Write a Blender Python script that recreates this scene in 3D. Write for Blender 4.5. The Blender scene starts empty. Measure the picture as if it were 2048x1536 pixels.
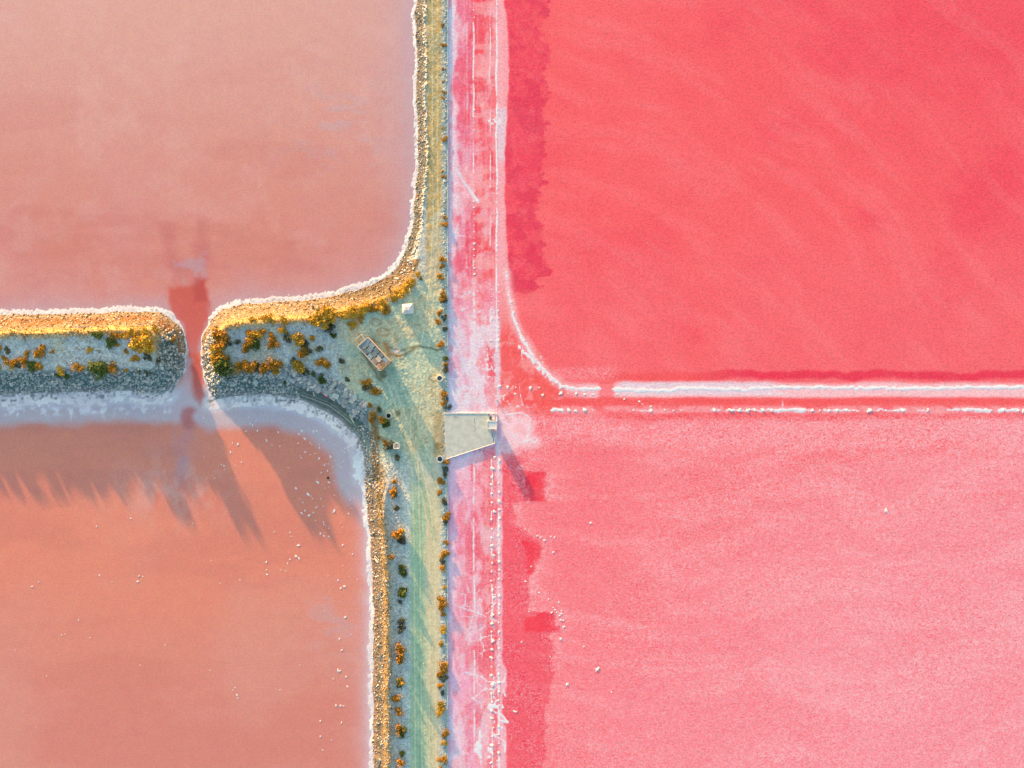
import bpy, bmesh, math, random
import numpy as np
from mathutils import Vector, Matrix

# ------------------------------------------------------------------ camera, sky, sun, exposure
S = 0.1                                   # metres per photograph pixel on the ground
SC = bpy.context.scene
COL = SC.collection
H = 140.0
cam = bpy.data.cameras.new('camera'); cam_o = bpy.data.objects.new('camera', cam); COL.objects.link(cam_o)
cam.sensor_width = 36; cam.lens = 36 * H / 204.8; cam.clip_end = 9000; cam.clip_start = 1
cam_o.location = (0, 0, H); SC.camera = cam_o
EL = math.radians(5.6)
DX, DY = 0.47, -0.883                      # the way shadows fall on the ground
w = bpy.data.worlds.new('World'); SC.world = w; w.use_nodes = True
sk = w.node_tree.nodes.new('ShaderNodeTexSky'); sk.sky_type = 'NISHITA'; sk.sun_disc = False
sk.sun_elevation = EL; sk.dust_density = 2.5; sk.sun_rotation = math.atan2(-DX, -DY)
w.node_tree.links.new(sk.outputs[0], w.node_tree.nodes['Background'].inputs[0])
w.node_tree.nodes['Background'].inputs[1].default_value = 0.15
sun = bpy.data.lights.new('sun', 'SUN'); sun.energy = 4.0; sun.angle = math.radians(0.8); sun.color = (1, .50, .20)
sun_o = bpy.data.objects.new('sun', sun); COL.objects.link(sun_o)
sun_o.rotation_euler = Vector((DX * math.cos(EL), DY * math.cos(EL), -math.sin(EL))).to_track_quat('-Z', 'Y').to_euler()
SC.view_settings.view_transform = 'Standard'; SC.view_settings.look = 'None'; SC.view_settings.gamma = 1
SC.view_settings.use_curve_mapping = False; SC.view_settings.exposure = 1.93

rnd = random.Random(7); npr = np.random.default_rng(7)
KL = np.array((1.20, 1.04, .96))           # what sun and sky return from a level white sheet
KS = np.array((.755, .805, .84))             # what the sky alone returns

def lin(c):
    c = np.asarray(c, float) / 255.0
    return np.where(c <= .04045, c / 12.92, ((c + .055) / 1.055) ** 2.4)
def lit(*c): return np.clip(lin(c) / KL, .004, .92)
def shd(*c): return np.clip(lin(c) / KS, .004, .85)
def W(px, py, z=0.0): return Vector(((px - 1024) * S, (768 - py) * S, z))

# ------------------------------------------------------------------ numpy noise and distances (photograph pixels on the ground)
def hsh(i, j, s):
    n = (i.astype(np.int64) * 374761393 + j.astype(np.int64) * 668265263 + s * 974634551) & 0xffffffff
    n = ((n ^ (n >> 13)) * 1274126177) & 0xffffffff
    n = ((n ^ (n >> 16)) * 2246822519) & 0xffffffff
    return ((n ^ (n >> 15)) & 0xffffff) / float(0xffffff)
def vn(x, y, s, seed):
    x = x / s; y = y / s
    i = np.floor(x); j = np.floor(y); fx = x - i; fy = y - j
    fx = fx * fx * (3 - 2 * fx); fy = fy * fy * (3 - 2 * fy)
    a = hsh(i, j, seed); b = hsh(i + 1, j, seed); c = hsh(i, j + 1, seed); d = hsh(i + 1, j + 1, seed)
    return (a * (1 - fx) + b * fx) * (1 - fy) + (c * (1 - fx) + d * fx) * fy
def fbm(x, y, s, seed, o=4, g=.5):
    t = 0; amp = 1; tot = 0
    for k in range(o):
        t = t + amp * vn(x + 17.3 * k, y - 9.1 * k, s / 2 ** k, seed + k * 31); tot += amp; amp *= g
    return t / tot
def cells(x, y, s, seed):                   # distance to the border between jittered cells
    x = x / s; y = y / s; i = np.floor(x); j = np.floor(y)
    f1 = np.full(x.shape, 9.); f2 = np.full(x.shape, 9.)
    for a in (-1, 0, 1):
        for b in (-1, 0, 1):
            px = i + a + .15 + .7 * hsh(i + a, j + b, seed); py = j + b + .15 + .7 * hsh(i + a, j + b, seed + 5)
            d = np.hypot(px - x, py - y); f2 = np.minimum(f2, np.maximum(f1, d)); f1 = np.minimum(f1, d)
    return (f2 - f1) * s
def ss(a, b, v):
    t = np.clip((v - a) / (b - a), 0, 1); return t * t * (3 - 2 * t)
def win(v, a, b, f): return ss(a - f, a + f, v) * (1 - ss(b - f, b + f, v))
def ga(v, c, s): return np.exp(-((v - c) / s) ** 2)
def dpl(x, y, P):
    d = np.full(x.shape, 1e9)
    for (ax, ay), (bx, by) in zip(P[:-1], P[1:]):
        ux, uy = bx - ax, by - ay; l = ux * ux + uy * uy
        t = np.clip(((x - ax) * ux + (y - ay) * uy) / l, 0, 1)
        d = np.minimum(d, np.hypot(x - ax - t * ux, y - ay - t * uy))
    return d
def inside(x, y, P):
    r = np.zeros(x.shape, bool); n = len(P)
    for k in range(n):
        ax, ay = P[k]; bx, by = P[(k + 1) % n]
        if ay == by: continue
        c = ((ay > y) != (by > y)) & (x < (bx - ax) * (y - ay) / (by - ay) + ax); r ^= c
    return r
def sdf(x, y, P):
    d = dpl(x, y, list(P) + [P[0]]); return np.where(inside(x, y, P), d, -d)
def mx(C, c, m):
    m = np.asarray(m)[..., None]; return C * (1 - m) + np.asarray(c) * m

# ------------------------------------------------------------------ the shoreline
ISL_A = [(-40000, 632), (-200, 631), (0, 629), (100, 628), (200, 625), (234, 622), (280, 621), (322, 622), (338, 632), (355, 648), (371, 669), (374, 697)]
ISL_B = [(374, 697), (369, 742), (351, 767), (328, 787), (300, 785), (234, 782), (120, 786), (0, 790), (-200, 790), (-40000, 790)]
MAIN_A = [(830, -40000), (831, -300), (832, 0), (829, 40), (833, 100), (832, 195), (834, 293), (835, 339), (829, 397), (824, 456), (815, 491), (799, 526), (780, 546), (760, 559),
          (717, 578), (660, 591), (632, 598), (600, 601), (554, 603), (495, 606), (448, 618), (421, 641), (403, 677), (403, 700)]
MAIN_B = [(403, 700), (404, 716), (409, 755), (421, 784), (429, 798), (437, 795), (470, 793), (495, 792), (525, 789), (573, 794), (603, 803), (651, 822), (683, 846), (707, 866), (720, 882), (728, 909), (730, 948)]
MAIN_C = [(730, 948), (731, 995), (735, 1034), (740, 1073), (741, 1100), (744, 1158), (746, 1217), (746, 1295), (746, 1373), (746, 1536), (747, 1900), (747, 40000)]
ISLAND = ISL_A + ISL_B
MAIN = MAIN_A + MAIN_B[1:] + MAIN_C[1:] + [(896, 40000), (896, -40000)]

def shore(x, y, amp=1.0):
    wx = (fbm(x, y, 26, 3, 3) - .5) * 7 * amp; wy = (fbm(x, y, 26, 9, 3) - .5) * 7 * amp
    X = np.minimum(x + wx, 893.0); Y = y + wy
    dA = np.minimum(dpl(X, Y, ISL_A), dpl(X, Y, MAIN_A)); dB = np.minimum(dpl(X, Y, ISL_B), dpl(X, Y, MAIN_B)); dC = dpl(X, Y, MAIN_C)
    s = np.where(inside(X, Y, ISLAND) | inside(X, Y, MAIN), 1., -1.)
    return dA, dB, dC, s

def smin(a, b, k): 
    h = np.clip(.5 + .5 * (b - a) / k, 0, 1); return b * (1 - h) + a * h - k * h * (1 - h)

def terrain(x, y):
    dA, dB, dC, s = shore(x, y)
    ty = ss(440, 600, y)
    tilt = np.clip((y - 664) * .0082, 0, .75); wst = (1 - ss(600, 800, x)) * ss(520, 600, y) * (1 - ss(800, 900, y))
    P = .98 * (1 - wst) + wst * (2.95 - tilt - .25 * ss(380, 440, x))
    P = P + .1 * ga(x, 825, 12) * ss(900, 1000, y)
    west = 1 - ss(600, 830, x)
    wA = 20 + 20 * ty
    cr = (.03 * (1 - ty) + ty * (.03 + .2 * west + .35 * ss(400, 450, x) * (1 - ss(600, 700, x)))) * (1 - ss(560, 700, y) * ss(650, 830, x) * .3)
    crest = cr * ga(dA, wA + 5, 10 + 3 * ty) + 1.0 * ga(dC, 34, 10) * ss(850, 960, y)
    top = P + crest
    t_ = dA / wA; ramp = np.where(s > 0, (P + cr) * np.where(t_ < 1, .45 * t_ + .55 * t_ ** 2.4, t_ * 1.3 - .3), dA * -.05)
    bench = ss(540, 600, x)
    rB = (1 - bench) * np.interp(dB, [0, 46, 100], [0, 2.2, 7]) + bench * np.interp(dB, [0, 5, 28, 34, 62, 90, 150], [0, .3, .5, .7, 1.35, 1.9, 6])
    rB = np.where(s > 0, rB, dB * -.05)
    rC = np.where(s > 0, 2.0 * (.5 * dC / 30 + .5 * (np.minimum(dC, 60) / 30) ** 2), dC * -.05)
    h = smin(smin(ramp, rB, .2), rC, .2); h = np.where(s > 0, smin(h, top, .12), np.maximum(h, -.6))
    h = h + (fbm(x, y, 18, 51, 4) - .5) * .12 * ss(.1, .6, h) * (1 - .75 * win(x, 812, 884, 4) * ss(700, 900, y)) + (vn(x, y, 3.2, 61) - .5) * .08 * ss(.05, .3, h) * (1 - .9 * win(x, 815, 884, 6) * (1 - win(y, 560, 830, 20) * .4))
    h = np.where(x > 893, np.minimum(h, .95), h)
    return h, dA, dB, dC, s
def th(px, py):
    return float(terrain(np.array([float(px)]), np.array([float(py)]))[0][0])

# ------------------------------------------------------------------ mesh and material helpers
def gridmesh(name, xs, ys, Z, C, mask=None, extra=None):
    ny, nx = Z.shape
    X, Y = np.meshgrid(xs, ys)
    co = np.stack(((X - 1024) * S, (768 - Y) * S, Z), -1).reshape(-1, 3)
    idx = np.arange(nx * ny).reshape(ny, nx)
    q = np.stack((idx[1:, :-1], idx[1:, 1:], idx[:-1, 1:], idx[:-1, :-1]), -1).reshape(-1, 4)
    if mask is not None:
        m = (mask[1:, :-1] | mask[1:, 1:] | mask[:-1, 1:] | mask[:-1, :-1]).reshape(-1); q = q[m]
    used = np.unique(q); re = np.full(nx * ny, -1); re[used] = np.arange(len(used)); q = re[q]
    me = bpy.data.meshes.new(name); co = co[used]
    me.vertices.add(len(co)); me.vertices.foreach_set('co', co.astype(np.float32).ravel())
    me.loops.add(q.size); me.loops.foreach_set('vertex_index', q.astype(np.int32).ravel())
    me.polygons.add(len(q)); me.polygons.foreach_set('loop_start', np.arange(0, q.size, 4, dtype=np.int32)); me.polygons.foreach_set('loop_total', np.full(len(q), 4, np.int32))
    me.polygons.foreach_set('use_smooth', np.ones(len(q), bool)); me.update(calc_edges=True)
    a = me.color_attributes.new('tint', 'FLOAT_COLOR', 'POINT')
    c4 = np.ones((len(used), 4), np.float32); c4[:, :3] = C.reshape(-1, 3)[used]; a.data.foreach_set('color', c4.ravel())
    for k, v in (extra or {}).items():
        f = me.attributes.new(k, 'FLOAT', 'POINT'); f.data.foreach_set('value', v.reshape(-1)[used].astype(np.float32))
    o = bpy.data.objects.new(name, me); COL.objects.link(o); return o

class MAT:
    def __init__(s, name, rough=.8, spec=.3):
        s.m = bpy.data.materials.new(name); s.m.use_nodes = True; s.t = s.m.node_tree; s.b = s.t.nodes['Principled BSDF']
        s.b.inputs['Roughness'].default_value = rough; s.b.inputs['Specular IOR Level'].default_value = spec
        s.pos = s.t.nodes.new('ShaderNodeNewGeometry').outputs['Position']
    def n(s, t, **k):
        o = s.t.nodes.new(t)
        for a, b in k.items(): setattr(o, a, b)
        return o
    def put(s, sock, v):
        if isinstance(v, bpy.types.NodeSocket): s.t.links.new(v, sock)
        else:
            if hasattr(sock.default_value, '__len__') and not hasattr(v, '__len__'): v = (v, v, v, 1)
            if hasattr(v, '__len__') and len(sock.default_value) == 4 and len(v) == 3: v = (*v, 1)
            sock.default_value = v
    def attr(s, name, out='Color'): return s.n('ShaderNodeAttribute', attribute_name=name).outputs[out]
    def noise(s, scale, detail=3, rough=.55, stretch=None, dist=0, vec=None):
        o = s.n('ShaderNodeTexNoise'); v = vec or s.pos
        if stretch:
            mp = s.n('ShaderNodeMapping'); mp.inputs['Scale'].default_value = stretch; s.t.links.new(v, mp.inputs[0]); v = mp.outputs[0]
        s.t.links.new(v, o.inputs['Vector']); o.inputs['Scale'].default_value = scale; o.inputs['Detail'].default_value = detail
        o.inputs['Roughness'].default_value = rough; o.inputs['Distortion'].default_value = dist
        return o.outputs['Fac']
    def rng(s, v, a, b, c=0, d=1):
        o = s.n('ShaderNodeMapRange'); s.put(o.inputs[0], v)
        for k, q in zip((1, 2, 3, 4), (a, b, c, d)): o.inputs[k].default_value = q
        return o.outputs[0]
    def math(s, op, a, b=0):
        o = s.n('ShaderNodeMath', operation=op); s.put(o.inputs[0], a); s.put(o.inputs[1], b); return o.outputs[0]
    def mix(s, f, a, b, mode='MIX'):
        o = s.n('ShaderNodeMix', data_type='RGBA', blend_type=mode); s.put(o.inputs[0], f); s.put(o.inputs[6], a); s.put(o.inputs[7], b); return o.outputs[2]
    def scale(s, c, f):
        o = s.n('ShaderNodeVectorMath', operation='SCALE'); s.put(o.inputs[0], c); s.put(o.inputs['Scale'], f); return o.outputs[0]
    def bump(s, h, dist, strength=1):
        o = s.n('ShaderNodeBump'); s.put(o.inputs['Height'], h); o.inputs['Distance'].default_value = dist; o.inputs['Strength'].default_value = strength
        s.t.links.new(o.outputs[0], s.b.inputs['Normal'])
    def col(s, c): s.put(s.b.inputs['Base Color'], c); return s.m

def simple(name, c, rough=.85, var=.25, scale=3., bump=.01, detail=4, spec=.25, each=.5):
    m = MAT(name, rough, spec); f = m.noise(scale, detail)
    info = m.n('ShaderNodeObjectInfo').outputs['Random']
    k = m.math('MULTIPLY', m.rng(f, .25, .75, 1 - var, 1 + var), m.rng(info, 0, 1, 1 - var * each, 1 + var * each))
    m.bump(f, bump); return m.col(m.scale(tuple(c) if len(c) == 3 else c, k))

def tag(o, label=None, cat=None, group=None, kind=None):
    if label: o['label'] = label
    if cat: o['category'] = cat
    if group: o['group'] = group
    if kind: o['kind'] = kind
    return o
def empty(name, loc, rz=0):
    o = bpy.data.objects.new(name, None); o.empty_display_size = .3; o.location = loc; o.rotation_euler = (0, 0, rz); COL.objects.link(o); return o
def link(name, me, parent=None):
    o = bpy.data.objects.new(name, me); COL.objects.link(o)
    if parent: o.parent = parent
    return o
class MB:
    def __init__(s): s.bm = bmesh.new()
    def box(s, c, d, M=None, jit=0):
        m = Matrix.Translation(Vector(c)) @ (M or Matrix()) @ Matrix.Diagonal((*d, 1))
        r = bmesh.ops.create_cube(s.bm, size=1, matrix=m)
        if jit:
            for v in r['verts']: v.co += Vector((rnd.uniform(-jit, jit), rnd.uniform(-jit, jit), rnd.uniform(-jit, jit)))
        return s
    def bar(s, a, b, wd, hg=None):
        a = Vector(a); b = Vector(b); q = (b - a).to_track_quat('X', 'Z').to_matrix().to_4x4()
        return s.box((a + b) / 2, ((b - a).length, wd, hg or wd), q)
    def prism(s, P, z0, z1):
        lo = [s.bm.verts.new((*p, z0)) for p in P]; hi = [s.bm.verts.new((*p, z1)) for p in P]; n = len(P)
        s.bm.faces.new(hi); s.bm.faces.new(lo[::-1])
        for k in range(n): s.bm.faces.new((lo[k], lo[(k + 1) % n], hi[(k + 1) % n], hi[k]))
        return s
    def ring(s, ro, ri, z0, z1, n=28, sq=0):
        V = []
        for k in range(n):
            a = 2 * math.pi * k / n; c, t = math.cos(a), math.sin(a)
            V.append([s.bm.verts.new((c * r, t * r, z)) for r, z in ((ro, z0), (ro, z1), (ri, z1), (ri, z0))])
        for k in range(n):
            A, B = V[k], V[(k + 1) % n]
            for q in range(3): s.bm.faces.new((A[q], B[q], B[q + 1], A[q + 1]))
        return s
    def mesh(s, name, m, smooth=False, bevel=0):
        bmesh.ops.recalc_face_normals(s.bm, faces=s.bm.faces)
        if bevel: bmesh.ops.bevel(s.bm, geom=list(s.bm.edges), offset=bevel, segments=1, affect='EDGES', clamp_overlap=True)
        me = bpy.data.meshes.new(name); s.bm.to_mesh(me); s.bm.free()
        if smooth:
            for p in me.polygons: p.use_smooth = True
        me.materials.append(m); return me
    def build(s, name, m, parent=None, smooth=False, bevel=0): return link(name, s.mesh(name, m, smooth, bevel), parent)

def axis(a, b, st, lo, hi, far):
    f = np.arange(a, b + st * .5, st)
    def out(n, e):
        r = []; g = st
        p = n
        while abs(p - n) < abs(e - n): g *= 1.35; p += g * (1 if e > n else -1); r.append(p)
        return r
    L = out(a, lo)[::-1] if lo is not None else []
    R = out(b, hi) if hi is not None else []
    return np.array(L + list(f) + R)

# ------------------------------------------------------------------ materials of the setting
def water_mat(name, gr, wr):
    m = MAT(name, .32, .35)
    c = m.attr('tint')
    fine = m.noise(2.2, 3, .65, (1, 1.6, 1)); mid = m.noise(.35, 4, .6)
    c = m.scale(c, m.math('MULTIPLY', m.rng(fine, .34, .66, 1 - gr * 1.25, 1 + gr * 1.25), m.rng(mid, .3, .7, .975, 1.025)))
    cn = m.n('ShaderNodeTexNoise'); m.t.links.new(m.pos, cn.inputs['Vector']); cn.inputs['Scale'].default_value = .9; cn.inputs['Detail'].default_value = 4; cn.inputs['Roughness'].default_value = .75
    ma = m.n('ShaderNodeVectorMath', operation='MULTIPLY_ADD'); m.put(ma.inputs[0], cn.outputs['Color']); ma.inputs[1].default_value = (.16, .34, .30); ma.inputs[2].default_value = (.92, .83, .85)
    mu = m.n('ShaderNodeVectorMath', operation='MULTIPLY'); m.put(mu.inputs[0], c); m.put(mu.inputs[1], ma.outputs[0]); c = mu.outputs[0]
    if wr:
        c = m.scale(c, m.rng(m.noise(3.6, 2, .5), .24, .40, .84, 1))
        wk = m.attr('wrinkle', 'Fac')
        ln = m.noise(1.9, 4, .65, (.8, 1.5, 1), 1.2)
        ln = m.rng(m.math('ABSOLUTE', m.math('SUBTRACT', ln, .5)), 0, .055, 1, 0)
        c = m.mix(m.math('MULTIPLY', ln, wk), c, tuple(lit(255, 205, 212)))
        sp = m.rng(m.noise(3.0, 2, .5), .57, .68, 0, .8)
        c = m.mix(m.math('MULTIPLY', sp, wk), c, tuple(lit(255, 196, 205)))
    m.bump(m.noise(1.3, 4, .6, (1, 1.5, 1)), .024 if wr else .008, 1)
    return m.col(c)
M_WL = water_mat('pink_brine', .07, False); M_WR = water_mat('red_brine', .14, True)
def salt_mat():
    m = MAT('salt_crust', .7, .35); c = m.attr('tint'); f = m.noise(3., 5, .65)
    m.bump(f, .02); return m.col(m.scale(c, m.rng(f, .3, .7, .90, 1.06)))
M_SALT = salt_mat()
def ground_mat():
    m = MAT('embankment_soil', .95, .12); c = m.attr('tint'); f = m.noise(3.4, 4, .7); g = m.noise(.8, 4, .65)
    v = m.n('ShaderNodeTexVoronoi'); m.t.links.new(m.pos, v.inputs['Vector']); v.inputs['Scale'].default_value = 3.6
    cell = m.rng(m.n('ShaderNodeSeparateColor').outputs[0], 0, 1)
    sep = m.n('ShaderNodeSeparateColor'); m.t.links.new(v.outputs['Color'], sep.inputs[0])
    gv = m.attr('gravel', 'Fac')
    k = m.math('MULTIPLY', m.rng(f, .3, .7, .80, 1.2), m.rng(g, .3, .7, .88, 1.12))
    k = m.math('MULTIPLY', k, m.math('ADD', 1, m.math('MULTIPLY', gv, m.rng(sep.outputs[0], 0, 1, -.5, .55))))
    hgt = m.math('ADD', f, m.math('MULTIPLY', gv, m.rng(v.outputs['Distance'], 0, .5, 1.2, 0)))
    m.bump(hgt, .045); return m.col(m.scale(c, k))
M_GROUND = ground_mat()

# ------------------------------------------------------------------ pond on the left
def warp(X, Y, s, a, seed): return X + (fbm(X, Y, s, seed, 3) - .5) * 2 * a, Y + (fbm(X, Y, s, seed + 77, 3) - .5) * 2 * a
xs = axis(-20, 905, 2.5, -40000, None, 0); ys = axis(-20, 1560, 2.5, -40000, 40000, 0)
X, Y = np.meshgrid(xs, ys)
dA, dB, dC, s = shore(X, Y, 1.3)
n1 = fbm(X, Y, 260, 101, 4); n2 = fbm(X * .45, Y * 1.6, 120, 111, 5, .6); n3 = fbm(X, Y, 30, 117, 3)
up = Y < 705
C = np.zeros(X.shape + (3,))
top = ss(-50, 620, Y)
C[:] = lit(229, 166, 150); C = mx(C, lit(223, 136, 118), top * .95); C = mx(C, lit(226, 160, 152), .45 * ss(.42, .72, n1) * (1 - .3 * top)); C = mx(C, lit(214, 126, 112), .5 * ss(.52, .7, n2) * top)
CL = np.zeros(C.shape); CL[:] = lit(238, 142, 114); CL = mx(CL, lit(226, 142, 124), ss(1050, 1500, Y)); CL = mx(CL, lit(222, 132, 112), .5 * ss(.45, .62, n2)); CL = mx(CL, lit(230, 158, 138), .4 * ss(.42, .72, n1) * ss(950, 1100, Y))
C = np.where(up[..., None], C, CL)
# smears of foam and silt
sm = fbm(X * .5 + Y * .12, Y * 1.4 - X * .1, 26, 131, 5, .65)
C = mx(C, lit(205, 168, 172), .5 * ss(.52, .66, sm) * np.exp(-((X - 690) / 110) ** 2 - ((Y - 250) / 95) ** 2))
C = mx(C, lit(205, 168, 168), .45 * ss(.50, .64, sm) * np.exp(-((X - 665) / 60) ** 2 - ((Y - 1245) / 60) ** 2))
C = mx(C, lit(238, 190, 178), .16 * ss(.5, .75, fbm(X, Y, 60, 141, 5, .6)) * up)
wx, wy = warp(X, Y, 40, 10, 151)
C = mx(C, lit(230, 182, 168), .55 * ss(.36, .70, fbm(X * 1.4, Y * .8, 34, 153, 5, .65)) * np.exp(-((X - 345) / 105) ** 2 - ((Y - 975) / 62) ** 2))
# shallow paler margin, then salt grey
dd = np.minimum(np.minimum(dA, dB), dC) * np.where(s > 0, -1, 1)
wob = (fbm(X, Y, 70, 161, 3) - .5)
mA = np.exp(-np.maximum(dA - 8, 0) / (26 + 22 * wob + 16 * ga(Y, 150, 220))) * up
C = mx(C, lit(205, 172, 178), .8 * mA)
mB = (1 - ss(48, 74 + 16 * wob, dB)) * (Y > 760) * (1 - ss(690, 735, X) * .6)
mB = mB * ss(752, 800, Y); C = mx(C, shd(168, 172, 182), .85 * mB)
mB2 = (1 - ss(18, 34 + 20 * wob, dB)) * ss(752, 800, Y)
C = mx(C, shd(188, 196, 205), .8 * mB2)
# salt fingers along the south shore
fx, fy = warp(X, Y, 16, 5, 171)
fing = ss(.70, .84, fbm(fx * 1.0, fy * .25, 9, 173, 2)) * win(fy, 822, 840, 7) * (1 - ss(330, 350, X)) * (.3 + .7 * ss(.35, .55, fbm(X, Y, 40, 177, 2)))
C = mx(C, shd(215, 222, 230), .75 * fing)
cl = win(fy, 816, 829, 6) * ss(.47, .62, fbm(X, Y, 11, 179, 3)) * (1 - ss(330, 350, X))
C = mx(C, shd(208, 216, 224), .7 * cl)
mC = np.exp(-np.maximum(dC - 6, 0) / (13 + 10 * wob)) * (Y > 900)
C = mx(C, lit(224, 206, 212), .85 * mC)
# deeper red channel through the gap
wx, wy = warp(X, Y, 26, 9, 181)
rc = ss(-9, 7, sdf(wx, wy, [(338, 574), (376, 572), (386, 556), (408, 556), (414, 566), (417, 600), (413, 640), (404, 670), (399, 700), (402, 740), (409, 790), (398, 804), (384, 790), (378, 740), (377, 690), (366, 655), (346, 625)]))
C = mx(C, lit(212, 92, 76), .88 * rc); C = mx(C, lit(190, 74, 70), .6 * rc * ss(-6, 6, sdf(wx, wy, [(386, 556), (412, 556), (414, 600), (385, 606)])))
C = mx(C, lit(200, 140, 140), .5 * rc * ss(.45, .62, n3) * ss(640, 760, Y))
gs = ss(-6, 8, sdf(wx, wy, [(372, 700), (385, 720), (378, 790), (392, 830), (345, 850), (352, 800)])) * .55
C = mx(C, shd(178, 168, 178), gs)
gs = ss(-7, 7, sdf(wx, wy, [(362, 816), (378, 808), (392, 818), (390, 846), (380, 858), (366, 852)])); C = mx(C, lit(206, 108, 98), .8 * gs)
# silt plume upstream
pl = ss(-14, 12, sdf(wx, wy, [(318, 445), (345, 450), (360, 520), (385, 540), (392, 500), (400, 432), (412, 440), (418, 520), (410, 556), (345, 566), (325, 500)]))
C = mx(C, lit(206, 118, 110), .62 * pl * (.5 + .8 * n3)); C = mx(C, lit(192, 160, 168), .55 * ss(-8, 8, sdf(wx, wy, [(352, 520), (412, 505), (408, 556), (362, 572), (345, 560)])) * ss(.4, .6, fbm(X, Y, 22, 191, 3)))
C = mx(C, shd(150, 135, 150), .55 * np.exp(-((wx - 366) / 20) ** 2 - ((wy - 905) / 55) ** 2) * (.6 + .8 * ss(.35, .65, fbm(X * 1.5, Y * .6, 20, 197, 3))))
C = np.clip(C * np.array((.955, 1.01, 1.08)), .004, .92)
msk = (s < 0) | (dd > -14)
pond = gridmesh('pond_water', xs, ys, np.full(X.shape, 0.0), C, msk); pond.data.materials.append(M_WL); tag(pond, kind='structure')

# salt crust along those shores: a thin lumpy sheet that dips under the brine at its edge
xs2 = axis(-20, 905, 2.0, -40000, None, 0); ys2 = axis(-20, 1560, 2.0, -40000, 40000, 0)
X, Y = np.meshgrid(xs2, ys2); dA, dB, dC, s = shore(X, Y, 1.0)
rough = fbm(X, Y, 7, 211, 4, .6) - .5; slow = fbm(X, Y, 50, 217, 3) - .5
spk = (fbm(X * 1.2, Y * .7, 4.2, 219, 3, .7) - .5) * (Y < 705) + (fbm(X, Y, 8, 221, 3) - .5) * (Y >= 705)
chan = (1 - win(X, 345, 425, 10) * win(Y, 640, 800, 20) * .88)
wA = np.where(Y < 480, 5.5, 9) * (1 + .8 * slow) + 13 * spk
wB = (24 + 18 * slow + 16 * rough); wC = 6.5 + 6 * slow + 12 * rough
wA = wA * chan; wB = wB * chan
near = np.where(Y < 700, dA - wA, np.minimum(dB - wB, np.where(Y > 900, dC - wC, 1e9)))
near = np.where(s > 0, -3, near)
Z = np.where(s < 0, np.clip(-near * .006, -.02, .035) + .012 * rough, .05 + .05 * rough - .01 * np.minimum(dA, np.minimum(dB, dC)))
C = np.zeros(X.shape + (3,)); C[:] = lit(246, 244, 250); C = mx(C, shd(216, 218, 224), (Y > 700) * (Y < 900) * 1.); C = mx(C, shd(160, 168, 178), .7 * ss(-.02, .12, fbm(X, Y, 9, 229, 4, .65) - .5 + .1 * slow) * (Y > 700) * (Y < 1000)); C = mx(C, lit(212, 196, 204), .4 * ss(-.1, .15, slow)); C = mx(C, shd(92, 105, 108), .8 * ss(.60, .70, vn(X, Y, 4.5, 233)) * (dB < 13) * (s < 0) * (Y > 760) * (Y < 900) * ss(.4, .55, fbm(X, Y, 20, 239, 2)))  # southern salt retinted to offset the bluish shade of the bank
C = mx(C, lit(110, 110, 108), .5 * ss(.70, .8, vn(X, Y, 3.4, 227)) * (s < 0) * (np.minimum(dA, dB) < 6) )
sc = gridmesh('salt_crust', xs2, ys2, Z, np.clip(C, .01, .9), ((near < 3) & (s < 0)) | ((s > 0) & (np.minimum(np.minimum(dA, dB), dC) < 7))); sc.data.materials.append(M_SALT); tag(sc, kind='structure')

# ------------------------------------------------------------------ the embankments
xs = axis(-20, 896, 1.4, -40000, None, 0); ys = axis(-20, 1560, 1.4, -40000, 40000, 0)
X, Y = np.meshgrid(xs, ys); Z, dA, dB, dC, s = terrain(X, Y)
d = np.minimum(np.minimum(dA, dB), dC); msk = (s > 0) | (d < 7)
n1 = fbm(X, Y, 44, 301, 4); n2 = fbm(X, Y, 12, 307, 4, .6); n3 = fbm(X * 2.2, Y * .35, 26, 311, 4, .6); n4 = vn(X, Y, 4.2, 317)
GREY, ROAD, TAN, GOLD, DARK, PALE = shd(156, 172, 174), shd(136, 178, 152), lit(218, 198, 150), np.array((.36, .25, .075)), np.array((.085, .10, .085)), lit(214, 206, 186)
C = np.zeros(X.shape + (3,)); C[:] = GREY
junction = win(X, 690, 900, 25) * win(Y, 560, 920, 30)
C = mx(C, ROAD, .6 * junction); C = mx(C, TAN, .62 * junction * ss(.38, .62, n1)); C = mx(C, np.array((.30, .23, .12)), .4 * junction * ss(.55, .68, n2) * ss(.4, .6, n1))
C = mx(C, TAN, .45 * (X < 690) * ss(.50, .62, n1) * (Y < 750)); C = mx(C, PALE, .35 * (X < 690) * ss(.5, .7, n4) * win(Y, 680, 745, 15))
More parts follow.
